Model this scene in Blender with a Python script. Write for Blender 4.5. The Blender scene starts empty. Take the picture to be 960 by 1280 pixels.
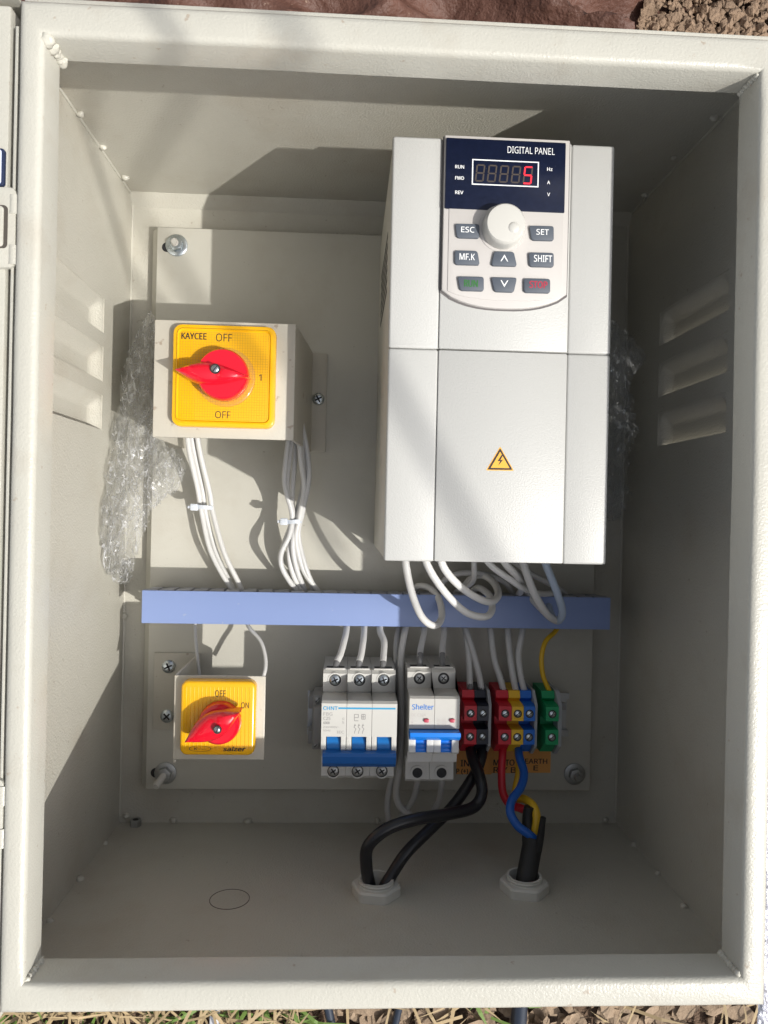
import bpy, bmesh, math, random
from mathutils import Vector, Matrix, noise

random.seed(7)
SC = bpy.context.scene
COL = SC.collection
MM = 0.001
rad = math.radians

# ------------------------------------------------------------------ camera
CAM_POS = (-25.377, 2.417, 623.73)          # mm
CAM_ROT = (-0.0013884, -0.0482562, 0.0213666)
FOC = 942.0
cd = bpy.data.cameras.new('camera')
cam = bpy.data.objects.new('camera', cd)
COL.objects.link(cam)
cam.location = [c * MM for c in CAM_POS]
cam.rotation_euler = CAM_ROT
cd.sensor_width = 36.0
cd.lens = FOC / 1280.0 * 36.0
cd.clip_start = 0.01
cd.clip_end = 100.0
SC.camera = cam
CR = cam.rotation_euler.to_matrix()
CV = Vector(CAM_POS)

# ------------------------------------------------------------------ light
TO_SUN = Vector((0.738, -0.388, 1.0)).normalized()
w = bpy.data.worlds.new('World')
SC.world = w
w.use_nodes = True
nt = w.node_tree
sky = nt.nodes.new('ShaderNodeTexSky')
sky.sky_type = 'NISHITA'
sky.sun_disc = False
sky.sun_elevation = math.asin(TO_SUN.z)
sky.sun_rotation = math.atan2(TO_SUN.x, TO_SUN.y)
sky.dust_density = 3.0
sky.air_density = 0.7
bg = nt.nodes['Background']
bg.inputs[1].default_value = 0.15
hs = nt.nodes.new('ShaderNodeHueSaturation')
hs.inputs['Saturation'].default_value = 0.3
nt.links.new(sky.outputs[0], hs.inputs['Color'])
nt.links.new(hs.outputs[0], bg.inputs[0])
sl = bpy.data.lights.new('sun', 'SUN')
sl.energy = 3.4
sl.angle = rad(0.53)
sl.color = (1.0, 0.965, 0.90)
sun = bpy.data.objects.new('sun', sl)
COL.objects.link(sun)
sun.rotation_euler = (-TO_SUN).to_track_quat('-Z', 'Y').to_euler()
vs = SC.view_settings
vs.view_transform = 'Standard'
vs.look = 'None'
vs.exposure = 0.17
vs.gamma = 1.0
SC.cycles.max_bounces = 10
SC.cycles.transparent_max_bounces = 16

# ------------------------------------------------------------------ helpers
def ray(u, v):
    return CR @ Vector(((u - 480) / FOC, -(v - 640) / FOC, -1.0))

def P(u, v, z):                             # photo pixel at height z (mm) -> point (mm)
    d = ray(u, v)
    return CV + d * ((z - CV.z) / d.z)

def PX(u, v, z): return P(u, v, z).x
def PY(u, v, z): return P(u, v, z).y

def on_axis(u, v, ax, val):                 # photo pixel on a plane x=val or y=val
    d = ray(u, v)
    return CV + d * ((val - CV[ax]) / d[ax])

class MB:
    def __init__(s):
        s.v = []; s.f = []; s.mi = []; s.m = 0
    def add(s, vs_, fs):
        o = len(s.v)
        s.v += [tuple(x) for x in vs_]
        s.f += [tuple(i + o for i in f) for f in fs]
        s.mi += [s.m] * len(fs)
        return s
    def addbm(s, bm):
        bm.verts.index_update()
        s.add([v.co[:] for v in bm.verts], [[v.index for v in f.verts] for f in bm.faces])
        bm.free()
        return s
    def box(s, x0, x1, y0, y1, z0, z1, bev=0, seg=2):
        bm = bmesh.new()
        bmesh.ops.create_cube(bm, size=1)
        for v in bm.verts:
            v.co = Vector((x0 + (v.co.x + .5) * (x1 - x0), y0 + (v.co.y + .5) * (y1 - y0), z0 + (v.co.z + .5) * (z1 - z0)))
        if bev:
            bmesh.ops.bevel(bm, geom=bm.edges[:], offset=bev, segments=seg, profile=.5, affect='EDGES')
        return s.addbm(bm)
    def prism(s, pts, a, b, axis='z', bev=0, seg=2, topscale=1.0, allbev=False):
        # pts 2D; axis z: (x,y)@z ; axis x: (y,z)@x ; axis y: (x,z)@y
        def mp(p, c):
            if axis == 'z': return Vector((p[0], p[1], c))
            if axis == 'x': return Vector((c, p[0], p[1]))
            return Vector((p[0], c, p[1]))
        n = len(pts)
        cx = sum(p[0] for p in pts) / n; cy = sum(p[1] for p in pts) / n
        bm = bmesh.new()
        lo = [bm.verts.new(mp(p, a)) for p in pts]
        hi = [bm.verts.new(mp((cx + (p[0] - cx) * topscale, cy + (p[1] - cy) * topscale), b)) for p in pts]
        bm.faces.new(lo[::-1]); top = bm.faces.new(hi)
        for i in range(n):
            bm.faces.new((lo[i], lo[(i + 1) % n], hi[(i + 1) % n], hi[i]))
        bmesh.ops.recalc_face_normals(bm, faces=bm.faces[:])
        if bev:
            es = bm.edges[:] if allbev else list(top.edges)
            bmesh.ops.bevel(bm, geom=es, offset=bev, segments=seg, profile=.5, affect='EDGES')
        return s.addbm(bm)
    def lathe(s, prof, c, axis=(0, 0, 1), seg=24, start=0.0, capped=True):
        c = Vector(c)
        q = Vector((0, 0, 1)).rotation_difference(Vector(axis))
        vs_ = []; fs = []
        for r, h in prof:
            for k in range(seg):
                a = start + 2 * math.pi * k / seg
                vs_.append(c + q @ Vector((r * math.cos(a), r * math.sin(a), h)))
        for i in range(len(prof) - 1):
            for k in range(seg):
                k2 = (k + 1) % seg
                fs.append((i * seg + k, i * seg + k2, (i + 1) * seg + k2, (i + 1) * seg + k))
        if capped:
            fs.append(tuple(range(seg))[::-1])
            fs.append(tuple((len(prof) - 1) * seg + k for k in range(seg)))
        return s.add(vs_, fs)
    def cyl(s, c, r, h, axis=(0, 0, 1), seg=20, bev=0):
        if bev:
            pr = [(r, 0), (r, h - bev), (r - bev * .3, h - bev * .3), (r - bev, h)]
        else:
            pr = [(r, 0), (r, h)]
        return s.lathe(pr, c, axis, seg)
    def tube(s, pts, r, seg=10, sub=8, r1=None):
        pts = [Vector(p) for p in pts]
        pp = [pts[0] * 2 - pts[1]] + pts + [pts[-1] * 2 - pts[-2]]
        path = []
        for i in range(1, len(pp) - 2):
            p0, p1, p2, p3 = pp[i - 1:i + 3]
            for k in range(sub):
                t = k / sub
                path.append(.5 * ((2 * p1) + (p2 - p0) * t + (2 * p0 - 5 * p1 + 4 * p2 - p3) * t * t + (-p0 + 3 * p1 - 3 * p2 + p3) * t ** 3))
        path.append(pts[-1])
        n = len(path)
        t0 = (path[1] - path[0]).normalized()
        up = t0.orthogonal().normalized()
        vs_ = []; fs = []
        for i, p in enumerate(path):
            t = (path[min(i + 1, n - 1)] - path[max(i - 1, 0)]).normalized()
            up = (up - t * up.dot(t)).normalized()
            b = t.cross(up)
            rr = r if r1 is None else r + (r1 - r) * i / (n - 1)
            for k in range(seg):
                a = 2 * math.pi * k / seg
                vs_.append(p + (up * math.cos(a) + b * math.sin(a)) * rr)
        for i in range(n - 1):
            for k in range(seg):
                k2 = (k + 1) % seg
                fs.append((i * seg + k, i * seg + k2, (i + 1) * seg + k2, (i + 1) * seg + k))
        fs.append(tuple(range(seg))[::-1])
        fs.append(tuple((n - 1) * seg + k for k in range(seg)))
        return s.add(vs_, fs)
    def blob(s, c, r, seed=0, amp=.25, sub=2, sq=(1, 1, 1)):
        bm = bmesh.new()
        bmesh.ops.create_icosphere(bm, subdivisions=sub, radius=1)
        for v in bm.verts:
            k = 1 + amp * noise.noise(v.co * 1.7 + Vector((seed * 3.1, seed * 1.7, seed)))
            v.co = Vector((c[0] + v.co.x * r * k * sq[0], c[1] + v.co.y * r * k * sq[1], c[2] + v.co.z * r * k * sq[2]))
        return s.addbm(bm)

ORG = {}                                    # thing -> origin in mm

def root_of(o):
    while o.parent: o = o.parent
    return o

def build(name, mb, mats, parent=None, org=None, smooth=40):
    if not isinstance(mats, (list, tuple)): mats = [mats]
    if parent is not None:
        o0 = ORG[root_of(parent).name]
    else:
        if org is None:
            xs = [v[0] for v in mb.v]; ys = [v[1] for v in mb.v]; zs = [v[2] for v in mb.v]
            org = ((min(xs) + max(xs)) / 2, (min(ys) + max(ys)) / 2, min(zs))
        o0 = Vector(org)
    me = bpy.data.meshes.new(name)
    me.from_pydata([((v[0] - o0[0]) * MM, (v[1] - o0[1]) * MM, (v[2] - o0[2]) * MM) for v in mb.v], [], mb.f)
    for m in mats: me.materials.append(m)
    if len(mats) > 1: me.polygons.foreach_set('material_index', mb.mi)
    if smooth:
        me.polygons.foreach_set('use_smooth', [True] * len(me.polygons))
        me.set_sharp_from_angle(angle=rad(smooth))
    me.update()
    o = bpy.data.objects.new(name, me)
    COL.objects.link(o)
    if parent is not None:
        o.parent = parent
    else:
        o.location = [c * MM for c in o0]
        ORG[o.name] = Vector(o0)
    return o

def tag(o, label, cat=None, group=None, kind=None):
    if label: o['label'] = label
    if cat: o['category'] = cat
    if group: o['group'] = group
    if kind: o['kind'] = kind
    return o

def thing(name, label, cat, org, group=None):
    o = bpy.data.objects.new(name, None)
    COL.objects.link(o)
    o.empty_display_size = .01
    o.location = [c * MM for c in org]
    ORG[o.name] = Vector(org)
    return tag(o, label, cat, group)

def copy_part(o, parent, delta):            # a linked copy of a part, moved by delta mm
    c = o.copy(); COL.objects.link(c); c.parent = parent
    c.location = Vector(o.location) + Vector(delta) * MM
    return c

FONT = None
try:                                        # the sans that ships with Blender
    import os
    fp_ = os.path.join(bpy.utils.system_resource('DATAFILES'), 'fonts', 'NotoSansHebrew-Regular.woff2')
    if os.path.exists(fp_): FONT = bpy.data.fonts.load(fp_)
except Exception:
    FONT = None

def text(body, x, y, z, wid, hei, mat, parent, bold=0.0, rot=0, shear=0, name='lettering', axis=None):
    cu = bpy.data.curves.new('lettering_curve', 'FONT')
    cu.body = body
    if FONT: cu.font = FONT
    cu.body = body; cu.resolution_u = 2; cu.shear = shear
    t = bpy.data.objects.new('lettering_curve', cu)
    COL.objects.link(t)
    bpy.context.view_layer.update()
    me = bpy.data.meshes.new_from_object(t.evaluated_get(bpy.context.evaluated_depsgraph_get()))
    bpy.data.objects.remove(t); bpy.data.curves.remove(cu)
    xs = [v.co.x for v in me.vertices]; ys = [v.co.y for v in me.vertices]
    x0, x1, y0, y1 = min(xs), max(xs), min(ys), max(ys)
    mb = MB()
    ca, sa = math.cos(rot), math.sin(rot)
    shifts = [(0, 0)] if bold < .01 else [(-1, 0), (1, 0), (0, 1), (0, -1)]
    for si, (hx_, hy_) in enumerate(shifts):
      vv = []
      for v in me.vertices:
        a = ((v.co.x - x0) / max(1e-6, x1 - x0) - .5) * wid
        b = ((v.co.y - y0) / max(1e-6, y1 - y0) - .5) * hei
        k_ = min(.03, bold) * 1.6 * hei
        a += hx_ * k_; b += hy_ * k_ * .6
        vv.append((x + a * ca - b * sa, y + a * sa + b * ca, z + .015 * si))
      mb.add(vv, [tuple(p.vertices) for p in me.polygons])
    bpy.data.meshes.remove(me)
    return build(name, mb, mat, parent, smooth=0)

def ptext(body, u0, v0, u1, v1, z, mat, parent, bold=0.0, **k):   # text filling a pixel rectangle at height z
    a = P(u0, (v0 + v1) / 2, z); b = P(u1, (v0 + v1) / 2, z)
    c = P((u0 + u1) / 2, v0, z); d = P((u0 + u1) / 2, v1, z)
    return text(body, (a.x + b.x) / 2, (c.y + d.y) / 2, z, abs(b.x - a.x), abs(c.y - d.y), mat, parent, bold, **k)

def rrect(x0, x1, y0, y1, r, n=5):
    pts = []
    for cx, cy, a0 in ((x1 - r, y1 - r, 0), (x0 + r, y1 - r, 90), (x0 + r, y0 + r, 180), (x1 - r, y0 + r, 270)):
        for k in range(n + 1):
            a = rad(a0 + 90 * k / n)
            pts.append((cx + r * math.cos(a), cy + r * math.sin(a)))
    return pts

def rpoly(pts, r, n=4):                     # round the corners of a convex polygon
    out = []
    m = len(pts)
    for i in range(m):
        p = Vector(pts[i]).to_2d(); a = Vector(pts[i - 1]).to_2d(); b = Vector(pts[(i + 1) % m]).to_2d()
        d1 = (a - p); d2 = (b - p)
        rr = min(r, d1.length * .45, d2.length * .45)
        s = p + d1.normalized() * rr; e = p + d2.normalized() * rr
        for k in range(n + 1):
            t = k / n
            q = s * (1 - t) ** 2 + p * 2 * t * (1 - t) + e * t * t
            out.append((q.x, q.y))
    return out

# ------------------------------------------------------------------ materials
def mat(name, col, rough=.5, metal=0, bump=None, var=None, spec=.5, coat=0, trans=0, alpha=None, emit=None, bump2=None, wear=None, sss=0, stain=None):
    m = bpy.data.materials.new(name); m.use_nodes = True
    t = m.node_tree; b = t.nodes['Principled BSDF']
    b.inputs['Base Color'].default_value = (*col, 1)
    b.inputs['Roughness'].default_value = rough
    b.inputs['Metallic'].default_value = metal
    b.inputs['Specular IOR Level'].default_value = spec
    b.inputs['Coat Weight'].default_value = coat
    if emit:
        b.inputs['Emission Color'].default_value = (*emit[0], 1); b.inputs['Emission Strength'].default_value = emit[1]
    if sss:
        b.inputs['Subsurface Weight'].default_value = sss; b.inputs['Subsurface Radius'].default_value = (.002, .002, .002)
    tc = t.nodes.new('ShaderNodeTexCoord')
    def nz(scale, detail=2, rough_=.5):
        n = t.nodes.new('ShaderNodeTexNoise')
        n.inputs['Scale'].default_value = scale; n.inputs['Detail'].default_value = detail; n.inputs['Roughness'].default_value = rough_
        t.links.new(tc.outputs['Object'], n.inputs['Vector'])
        return n
    if var:                                 # (scale, amount) colour mottling
        n = nz(var[0], 4)
        mx = t.nodes.new('ShaderNodeMix'); mx.data_type = 'RGBA'
        mx.inputs['A'].default_value = (*[c * (1 - var[1]) for c in col], 1)
        mx.inputs['B'].default_value = (*[min(1, c * (1 + var[1])) for c in col], 1)
        t.links.new(n.outputs['Fac'], mx.inputs['Factor'])
        out = mx.outputs['Result']
        if wear:                            # (scale, threshold, colour) specks of dirt
            n2 = nz(wear[0], 3, .6)
            cr = t.nodes.new('ShaderNodeValToRGB')
            cr.color_ramp.elements[0].position = wear[1]; cr.color_ramp.elements[1].position = wear[1] + .05
            t.links.new(n2.outputs['Fac'], cr.inputs[0])
            m2 = t.nodes.new('ShaderNodeMix'); m2.data_type = 'RGBA'
            mm = t.nodes.new('ShaderNodeMath'); mm.operation = 'MULTIPLY'; mm.inputs[1].default_value = wear[3]
            t.links.new(cr.outputs[0], mm.inputs[0]); t.links.new(mm.outputs[0], m2.inputs['Factor'])
            t.links.new(out, m2.inputs['A']); m2.inputs['B'].default_value = (*wear[2], 1)
            out = m2.outputs['Result']
        if stain:                           # broad uneven grime: (scale, start, colour, amount)
            n5 = nz(stain[0], 6, .65)
            r5 = t.nodes.new('ShaderNodeMapRange'); r5.inputs['From Min'].default_value = stain[1]; r5.inputs['From Max'].default_value = stain[1] + .25; r5.inputs['To Max'].default_value = stain[3]
            t.links.new(n5.outputs['Fac'], r5.inputs['Value'])
            m5 = t.nodes.new('ShaderNodeMix'); m5.data_type = 'RGBA'; m5.inputs['B'].default_value = (*stain[2], 1)
            t.links.new(r5.outputs[0], m5.inputs['Factor']); t.links.new(out, m5.inputs['A']); out = m5.outputs['Result']
        t.links.new(out, b.inputs['Base Color'])
        rr = t.nodes.new('ShaderNodeMapRange'); rr.inputs['To Min'].default_value = max(.02, rough - .08); rr.inputs['To Max'].default_value = rough + .08
        t.links.new(n.outputs['Fac'], rr.inputs['Value']); t.links.new(rr.outputs[0], b.inputs['Roughness'])
    if bump:                                # (scale, strength, distance m)
        n = nz(bump[0], 2.5)
        bp = t.nodes.new('ShaderNodeBump'); bp.inputs['Strength'].default_value = bump[1]; bp.inputs['Distance'].default_value = bump[2]
        t.links.new(n.outputs['Fac'], bp.inputs['Height'])
        if bump2:
            n2 = nz(bump2[0], 3)
            bq = t.nodes.new('ShaderNodeBump'); bq.inputs['Strength'].default_value = bump2[1]; bq.inputs['Distance'].default_value = bump2[2]
            t.links.new(n2.outputs['Fac'], bq.inputs['Height']); t.links.new(bq.outputs[0], bp.inputs['Normal'])
        t.links.new(bp.outputs[0], b.inputs['Normal'])
    return m

STEEL = (0.51, 0.493, 0.43)
M_steel = mat('painted_steel_wrinkle', STEEL, .36, bump=(760, .75, .0006), var=(11, .06), bump2=(9, .25, .004), wear=(160, .69, (.30, .25, .19), .55), stain=(14, .5, (.36, .30, .22), .35))
M_rim = mat('painted_steel_rim', (0.50, 0.488, 0.43), .32, bump=(900, .42, .0005), var=(25, .03), bump2=(14, .3, .003), wear=(140, .68, (.33, .25, .18), .6), stain=(26, .53, (.36, .31, .24), .4))
M_plate = mat('painted_steel_plate', (0.545, 0.53, 0.47), .42, bump=(600, .35, .0003), var=(22, .03), bump2=(8, .2, .004), wear=(220, .71, (.3, .26, .2), .6), stain=(17, .52, (.38, .33, .25), .3))
M_bracket = mat('painted_bracket', (0.53, 0.50, 0.43), .42, bump=(500, .35, .0003), var=(40, .05), wear=(110, .66, (.25, .17, .11), .55))
M_weld = mat('painted_weld', (0.53, 0.515, 0.45), .35, bump=(500, .5, .0005))
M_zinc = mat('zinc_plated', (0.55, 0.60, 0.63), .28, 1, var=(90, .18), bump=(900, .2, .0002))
M_zincd = mat('zinc_dull_shaded', (0.45, 0.46, 0.46), .45, 1, var=(150, .25), bump=(900, .3, .0002))  # duller, darker zinc copy: shade put into the colour of unlit hardware
M_dark = mat('dark_recess', (0.02, 0.02, 0.022), .6)
M_vfd = mat('light_grey_abs', (0.50, 0.50, 0.48), .42, bump=(1100, .5, .0003), var=(9, .03), wear=(420, .76, (.33, .32, .30), .5))
M_vfdside = mat('grey_abs_warm_bounce', (0.56, 0.55, 0.50), .5, bump=(1500, .2, .00015))  # warm bounced light on the drive's flank is put into this grey
M_keypad = mat('keypad_pinkish_white', (0.55, 0.525, 0.50), .45, bump=(1500, .15, .0001))
M_navy = mat('navy_window', (0.006, 0.010, 0.030), .32, spec=.3, var=(300, .35), wear=(260, .73, (.25, .27, .33), .4))
M_led_off = mat('unlit_segment', (0.075, 0.06, 0.05), .4)
M_led_on = mat('lit_segment', (0.6, 0.02, 0.03), .4, emit=((1, .03, .05), 1.0))
M_knobw = mat('knob_white', (0.57, 0.56, 0.52), .35, bump=(1200, .1, .0001))
M_btn = mat('button_slate', (0.085, 0.10, 0.125), .5, bump=(1400, .2, .0001))
M_white_ink = mat('white_ink', (0.85, 0.86, 0.86), .5)
M_green_ink = mat('green_ink', (0.03, 0.16, 0.03), .5)
M_red_ink = mat('red_ink', (0.42, 0.03, 0.06), .5)
M_black_ink = mat('black_ink', (0.02, 0.018, 0.02), .5)
M_grey_ink = mat('grey_ink', (0.30, 0.29, 0.29), .6)
M_faint_ink = mat('faint_ink', (0.50, 0.46, 0.44), .6)
M_cyan_ink = mat('cyan_ink', (0.03, 0.32, 0.60), .5)
M_blue_ink = mat('blue_ink', (0.03, 0.20, 0.62), .5)
M_orange = mat('warning_orange', (0.88, 0.43, 0.05), .45)
M_yellow = mat('switch_yellow', (0.86, 0.46, 0.008), .22, coat=.4, var=(40, .03))
M_red = mat('knob_red', (0.72, 0.006, 0.025), .22, coat=.5, var=(60, .05), bump=(350, .06, .0003))
M_clear0 = bpy.data.materials.new('clear_plastic')
M_clear0.use_nodes = True
_b = M_clear0.node_tree.nodes['Principled BSDF']
_b.inputs['Base Color'].default_value = (.95, .95, .93, 1); _b.inputs['Roughness'].default_value = .08; _b.inputs['Alpha'].default_value = .13
M_duct = mat('duct_lid_blue', (0.235, 0.315, 0.575), .38, wear=(120, .68, (.42, .45, .55), .35), var=(14, .06), bump=(300, .05, .0003))
M_ductb = mat('duct_body_grey', (0.36, 0.37, 0.42), .5, var=(30, .06))
M_mcbw = mat('breaker_white', (0.58, 0.575, 0.545), .42, bump=(1300, .15, .0001), var=(50, .03))
M_mcbg = mat('breaker_grey_white', (0.56, 0.55, 0.52), .45, var=(60, .04), bump=(1300, .15, .0001))
M_tog1 = mat('toggle_blue_shaded', (0.008, 0.10, 0.36), .35)  # lever blue darkened: the shade on the bar is painted in
M_tog1b = mat('toggle_mid_blue', (0.01, 0.17, 0.52), .35)
M_tog2 = mat('toggle_bright_blue', (0.005, 0.22, 0.85), .28, coat=.2)
M_ind = mat('indicator_red', (0.50, 0.06, 0.10), .35)
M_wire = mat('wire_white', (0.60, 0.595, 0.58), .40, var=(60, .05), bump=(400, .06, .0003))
M_wireg = mat('wire_grey_shaded', (0.56, 0.56, 0.555), .40, var=(60, .05), bump=(400, .06, .0003))  # greyer copy of the white wire; shade on unlit leads is painted in
M_wirev = mat('drive_wire_sunlit', (0.74, 0.735, 0.72), .38, var=(60, .05), bump=(400, .06, .0003))  # brighter copy of the white wire; sunlit glare put into the colour
M_wirebl = mat('wire_bluish', (0.42, 0.50, 0.62), .4, var=(60, .05))
M_ferrule = mat('ferrule_grey', (0.16, 0.16, 0.165), .5)
M_tie = mat('nylon_tie', (0.62, 0.66, 0.72), .35, sss=.15)
M_wred = mat('wire_red', (0.55, 0.015, 0.03), .35, var=(50, .06))
M_wblue = mat('wire_blue', (0.01, 0.10, 0.42), .35, var=(50, .06))
M_wyel = mat('wire_yellow', (0.68, 0.42, 0.02), .38, var=(50, .06))
M_wblk = mat('cable_black', (0.013, 0.013, 0.016), .30, var=(40, .2), bump=(250, .06, .0004))
M_sheath = mat('sheath_black', (0.018, 0.018, 0.018), .55, var=(60, .2), bump=(300, .25, .0004))
M_gland = mat('gland_grey', (0.62, 0.61, 0.56), .5, var=(50, .05), bump=(900, .15, .0002))
M_tred = mat('terminal_red', (0.62, 0.016, 0.035), .45, var=(70, .06))
M_tblk = mat('terminal_black', (0.010, 0.014, 0.030), .4, var=(70, .1))
M_tyel = mat('terminal_yellow', (0.84, 0.50, 0.02), .45, var=(70, .06))
M_tblu = mat('terminal_blue', (0.010, 0.15, 0.62), .45, var=(70, .06))
M_tgrn = mat('terminal_green', (0.005, 0.30, 0.11), .45, var=(70, .06))
M_tgry = mat('end_plate_grey', (0.38, 0.40, 0.42), .5)
M_rail = mat('rail_zinc', (0.50, 0.52, 0.54), .38, 1, var=(80, .1))
M_sticker = mat('sticker_orange', (0.85, 0.40, 0.11), .55, var=(30, .08))
M_stop = mat('end_stop_grey', (0.33, 0.33, 0.33), .4, spec=.6)
M_soil = mat('soil', (0.16, 0.105, 0.07), .95, var=(35, .55), bump=(60, 1, .02), bump2=(300, 1, .004))
M_clod = mat('soil_clod', (0.24, 0.165, 0.11), .95, var=(60, .45), bump=(350, .8, .003))
M_litter = mat('dry_leaf', (0.30, 0.22, 0.15), .9, var=(80, .5), bump=(300, .6, .002))
M_straw = mat('straw', (0.36, 0.27, 0.15), .7, var=(20, .35))
M_grass = mat('green_grass', (0.12, 0.20, 0.035), .6, var=(20, .3))
M_sack = mat('brown_sack', (0.105, 0.047, 0.032), .6, var=(40, .3), bump=(500, .5, .0015), bump2=(60, .6, .008), wear=(160, .68, (.35, .25, .18), .6))

def film_mat(name, tint, glossfac, difffac, rough=.10, scale=140, crease_glint=0.0):
    m = bpy.data.materials.new(name); m.use_nodes = True
    t = m.node_tree
    for n in list(t.nodes):
        if n.type != 'OUTPUT_MATERIAL': t.nodes.remove(n)
    out = t.nodes['Material Output']
    tr = t.nodes.new('ShaderNodeBsdfTransparent'); tr.inputs[0].default_value = (*tint, 1)
    gl = t.nodes.new('ShaderNodeBsdfGlossy'); gl.inputs['Roughness'].default_value = rough
    df = t.nodes.new('ShaderNodeBsdfTranslucent'); df.inputs[0].default_value = (.85, .86, .87, 1)
    d2 = t.nodes.new('ShaderNodeBsdfDiffuse'); d2.inputs[0].default_value = (.8, .81, .83, 1)
    a0 = t.nodes.new('ShaderNodeMixShader'); a0.inputs[0].default_value = .6
    t.links.new(df.outputs[0], a0.inputs[1]); t.links.new(d2.outputs[0], a0.inputs[2])
    a = t.nodes.new('ShaderNodeMixShader'); a.inputs[0].default_value = difffac
    t.links.new(tr.outputs[0], a.inputs[1]); t.links.new(a0.outputs[0], a.inputs[2])
    b = t.nodes.new('ShaderNodeMixShader')
    lw = t.nodes.new('ShaderNodeLayerWeight'); lw.inputs[0].default_value = .35
    mr = t.nodes.new('ShaderNodeMapRange'); mr.inputs['To Min'].default_value = glossfac; mr.inputs['To Max'].default_value = min(1, glossfac * 4)
    t.links.new(lw.outputs['Facing'], mr.inputs['Value']); t.links.new(mr.outputs[0], b.inputs[0])
    t.links.new(a.outputs[0], b.inputs[1]); t.links.new(gl.outputs[0], b.inputs[2])
    tc = t.nodes.new('ShaderNodeTexCoord'); n = t.nodes.new('ShaderNodeTexNoise'); n.inputs['Scale'].default_value = scale; n.inputs['Detail'].default_value = 3
    bp = t.nodes.new('ShaderNodeBump'); bp.inputs['Strength'].default_value = .8; bp.inputs['Distance'].default_value = .003
    t.links.new(tc.outputs['Object'], n.inputs['Vector']); t.links.new(n.outputs['Fac'], bp.inputs['Height'])
    for s in (gl, d2): t.links.new(bp.outputs[0], s.inputs['Normal'])
    mp = t.nodes.new('ShaderNodeMapping'); mp.inputs['Scale'].default_value = (2.0, .55, 1.0); mp.inputs['Rotation'].default_value = (0, 0, .35)
    t.links.new(tc.outputs['Object'], mp.inputs['Vector'])
    facs = []
    for sc_, wd_ in ((38, .014), (85, .020)):  # white crease streaks, painted to stand in for glints on the folds
        n3 = t.nodes.new('ShaderNodeTexNoise'); n3.inputs['Scale'].default_value = sc_; n3.inputs['Detail'].default_value = 2; n3.inputs['Distortion'].default_value = .6
        t.links.new(mp.outputs[0], n3.inputs['Vector'])
        m1 = t.nodes.new('ShaderNodeMath'); m1.operation = 'SUBTRACT'; m1.inputs[1].default_value = .5
        m2 = t.nodes.new('ShaderNodeMath'); m2.operation = 'ABSOLUTE'
        m3 = t.nodes.new('ShaderNodeMapRange'); m3.inputs['From Max'].default_value = wd_; m3.inputs['To Min'].default_value = crease_glint; m3.inputs['To Max'].default_value = 0
        t.links.new(n3.outputs['Fac'], m1.inputs[0]); t.links.new(m1.outputs[0], m2.inputs[0]); t.links.new(m2.outputs[0], m3.inputs['Value'])
        facs.append(m3)
    mx = t.nodes.new('ShaderNodeMath'); mx.operation = 'MAXIMUM'
    t.links.new(facs[0].outputs[0], mx.inputs[0]); t.links.new(facs[1].outputs[0], mx.inputs[1])
    ad = t.nodes.new('ShaderNodeMath'); ad.operation = 'ADD'; ad.use_clamp = True; ad.inputs[1].default_value = difffac
    t.links.new(mx.outputs[0], ad.inputs[0]); t.links.new(ad.outputs[0], a.inputs[0])
    t.links.new(b.outputs[0], out.inputs[0])
    return m
M_film = film_mat('clear_film', (.988, .99, .992), .09, .06, .17, 30, .8)
M_clear = film_mat('clear_plastic_rim', (.98, .98, .97), .05, .02, .08, 20, 0)
M_filmd = film_mat('clear_film_thin', (.93, .95, .98), .10, .07, .16, 30, .3)
M_bubble = mat('bubble_foil', (0.62, 0.63, 0.70), .18, .55, bump=(260, 1, .003))

# ------------------------------------------------------------------ ground
XI, YI = 171.0, 220.73                      # lip, half opening
XW, YW = 205.7, 255.45                      # inner faces of the body walls
ZF, ZL, ZS = 266.4, 246.05, 230.0           # rim face, back edge of the lip, shoulder
GZ = -4.0
def ground():
    mb = MB()
    xs = [-30000, -6000, -1500] + [-700 + 28 * i for i in range(51)] + [1500, 6000, 30000]
    vs_ = []; fs = []
    n = len(xs)
    for y in xs:
        for x in xs:
            h = 0
            if abs(x) < 750 and abs(y) < 750 and not (abs(x) < 230 and abs(y) < 280):
                h = 9 * noise.noise(Vector((x * .02, y * .02, 0))) - 4
            vs_.append((x, y, GZ + min(h, 3) - 2))
    for j in range(n - 1):
        for i in range(n - 1):
            fs.append((j * n + i, j * n + i + 1, (j + 1) * n + i + 1, (j + 1) * n + i))
    mb.add(vs_, fs)
    tag(build('ground', mb, M_soil, org=(0, 0, GZ)), None, kind='structure')
ground()

# ------------------------------------------------------------------ cabinet
CAB = thing('electrical_cabinet', 'open pebble grey steel cabinet lying on its back with its door folded out', 'cabinet', (0, 0, -2))
T = 1.6
mb = MB(); mb.box(-XW - T, XW + T, -YW - T, YW + T, -2, 0); build('back_wall', mb, M_steel, CAB)
mb = MB(); mb.box(-XW, XW, YW, YW + T, 0, ZS)
mb.prism([(YW - 9, 0.1), (YW - .05, 0.1), (YW - .05, 9)], -XW, XW, 'x'); top_wall = build('top_wall', mb, M_steel, CAB)
mb = MB(); mb.box(-XW, XW, -YW - T, -YW, 0, ZS); bottom_wall = build('bottom_wall', mb, M_steel, CAB)
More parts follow.
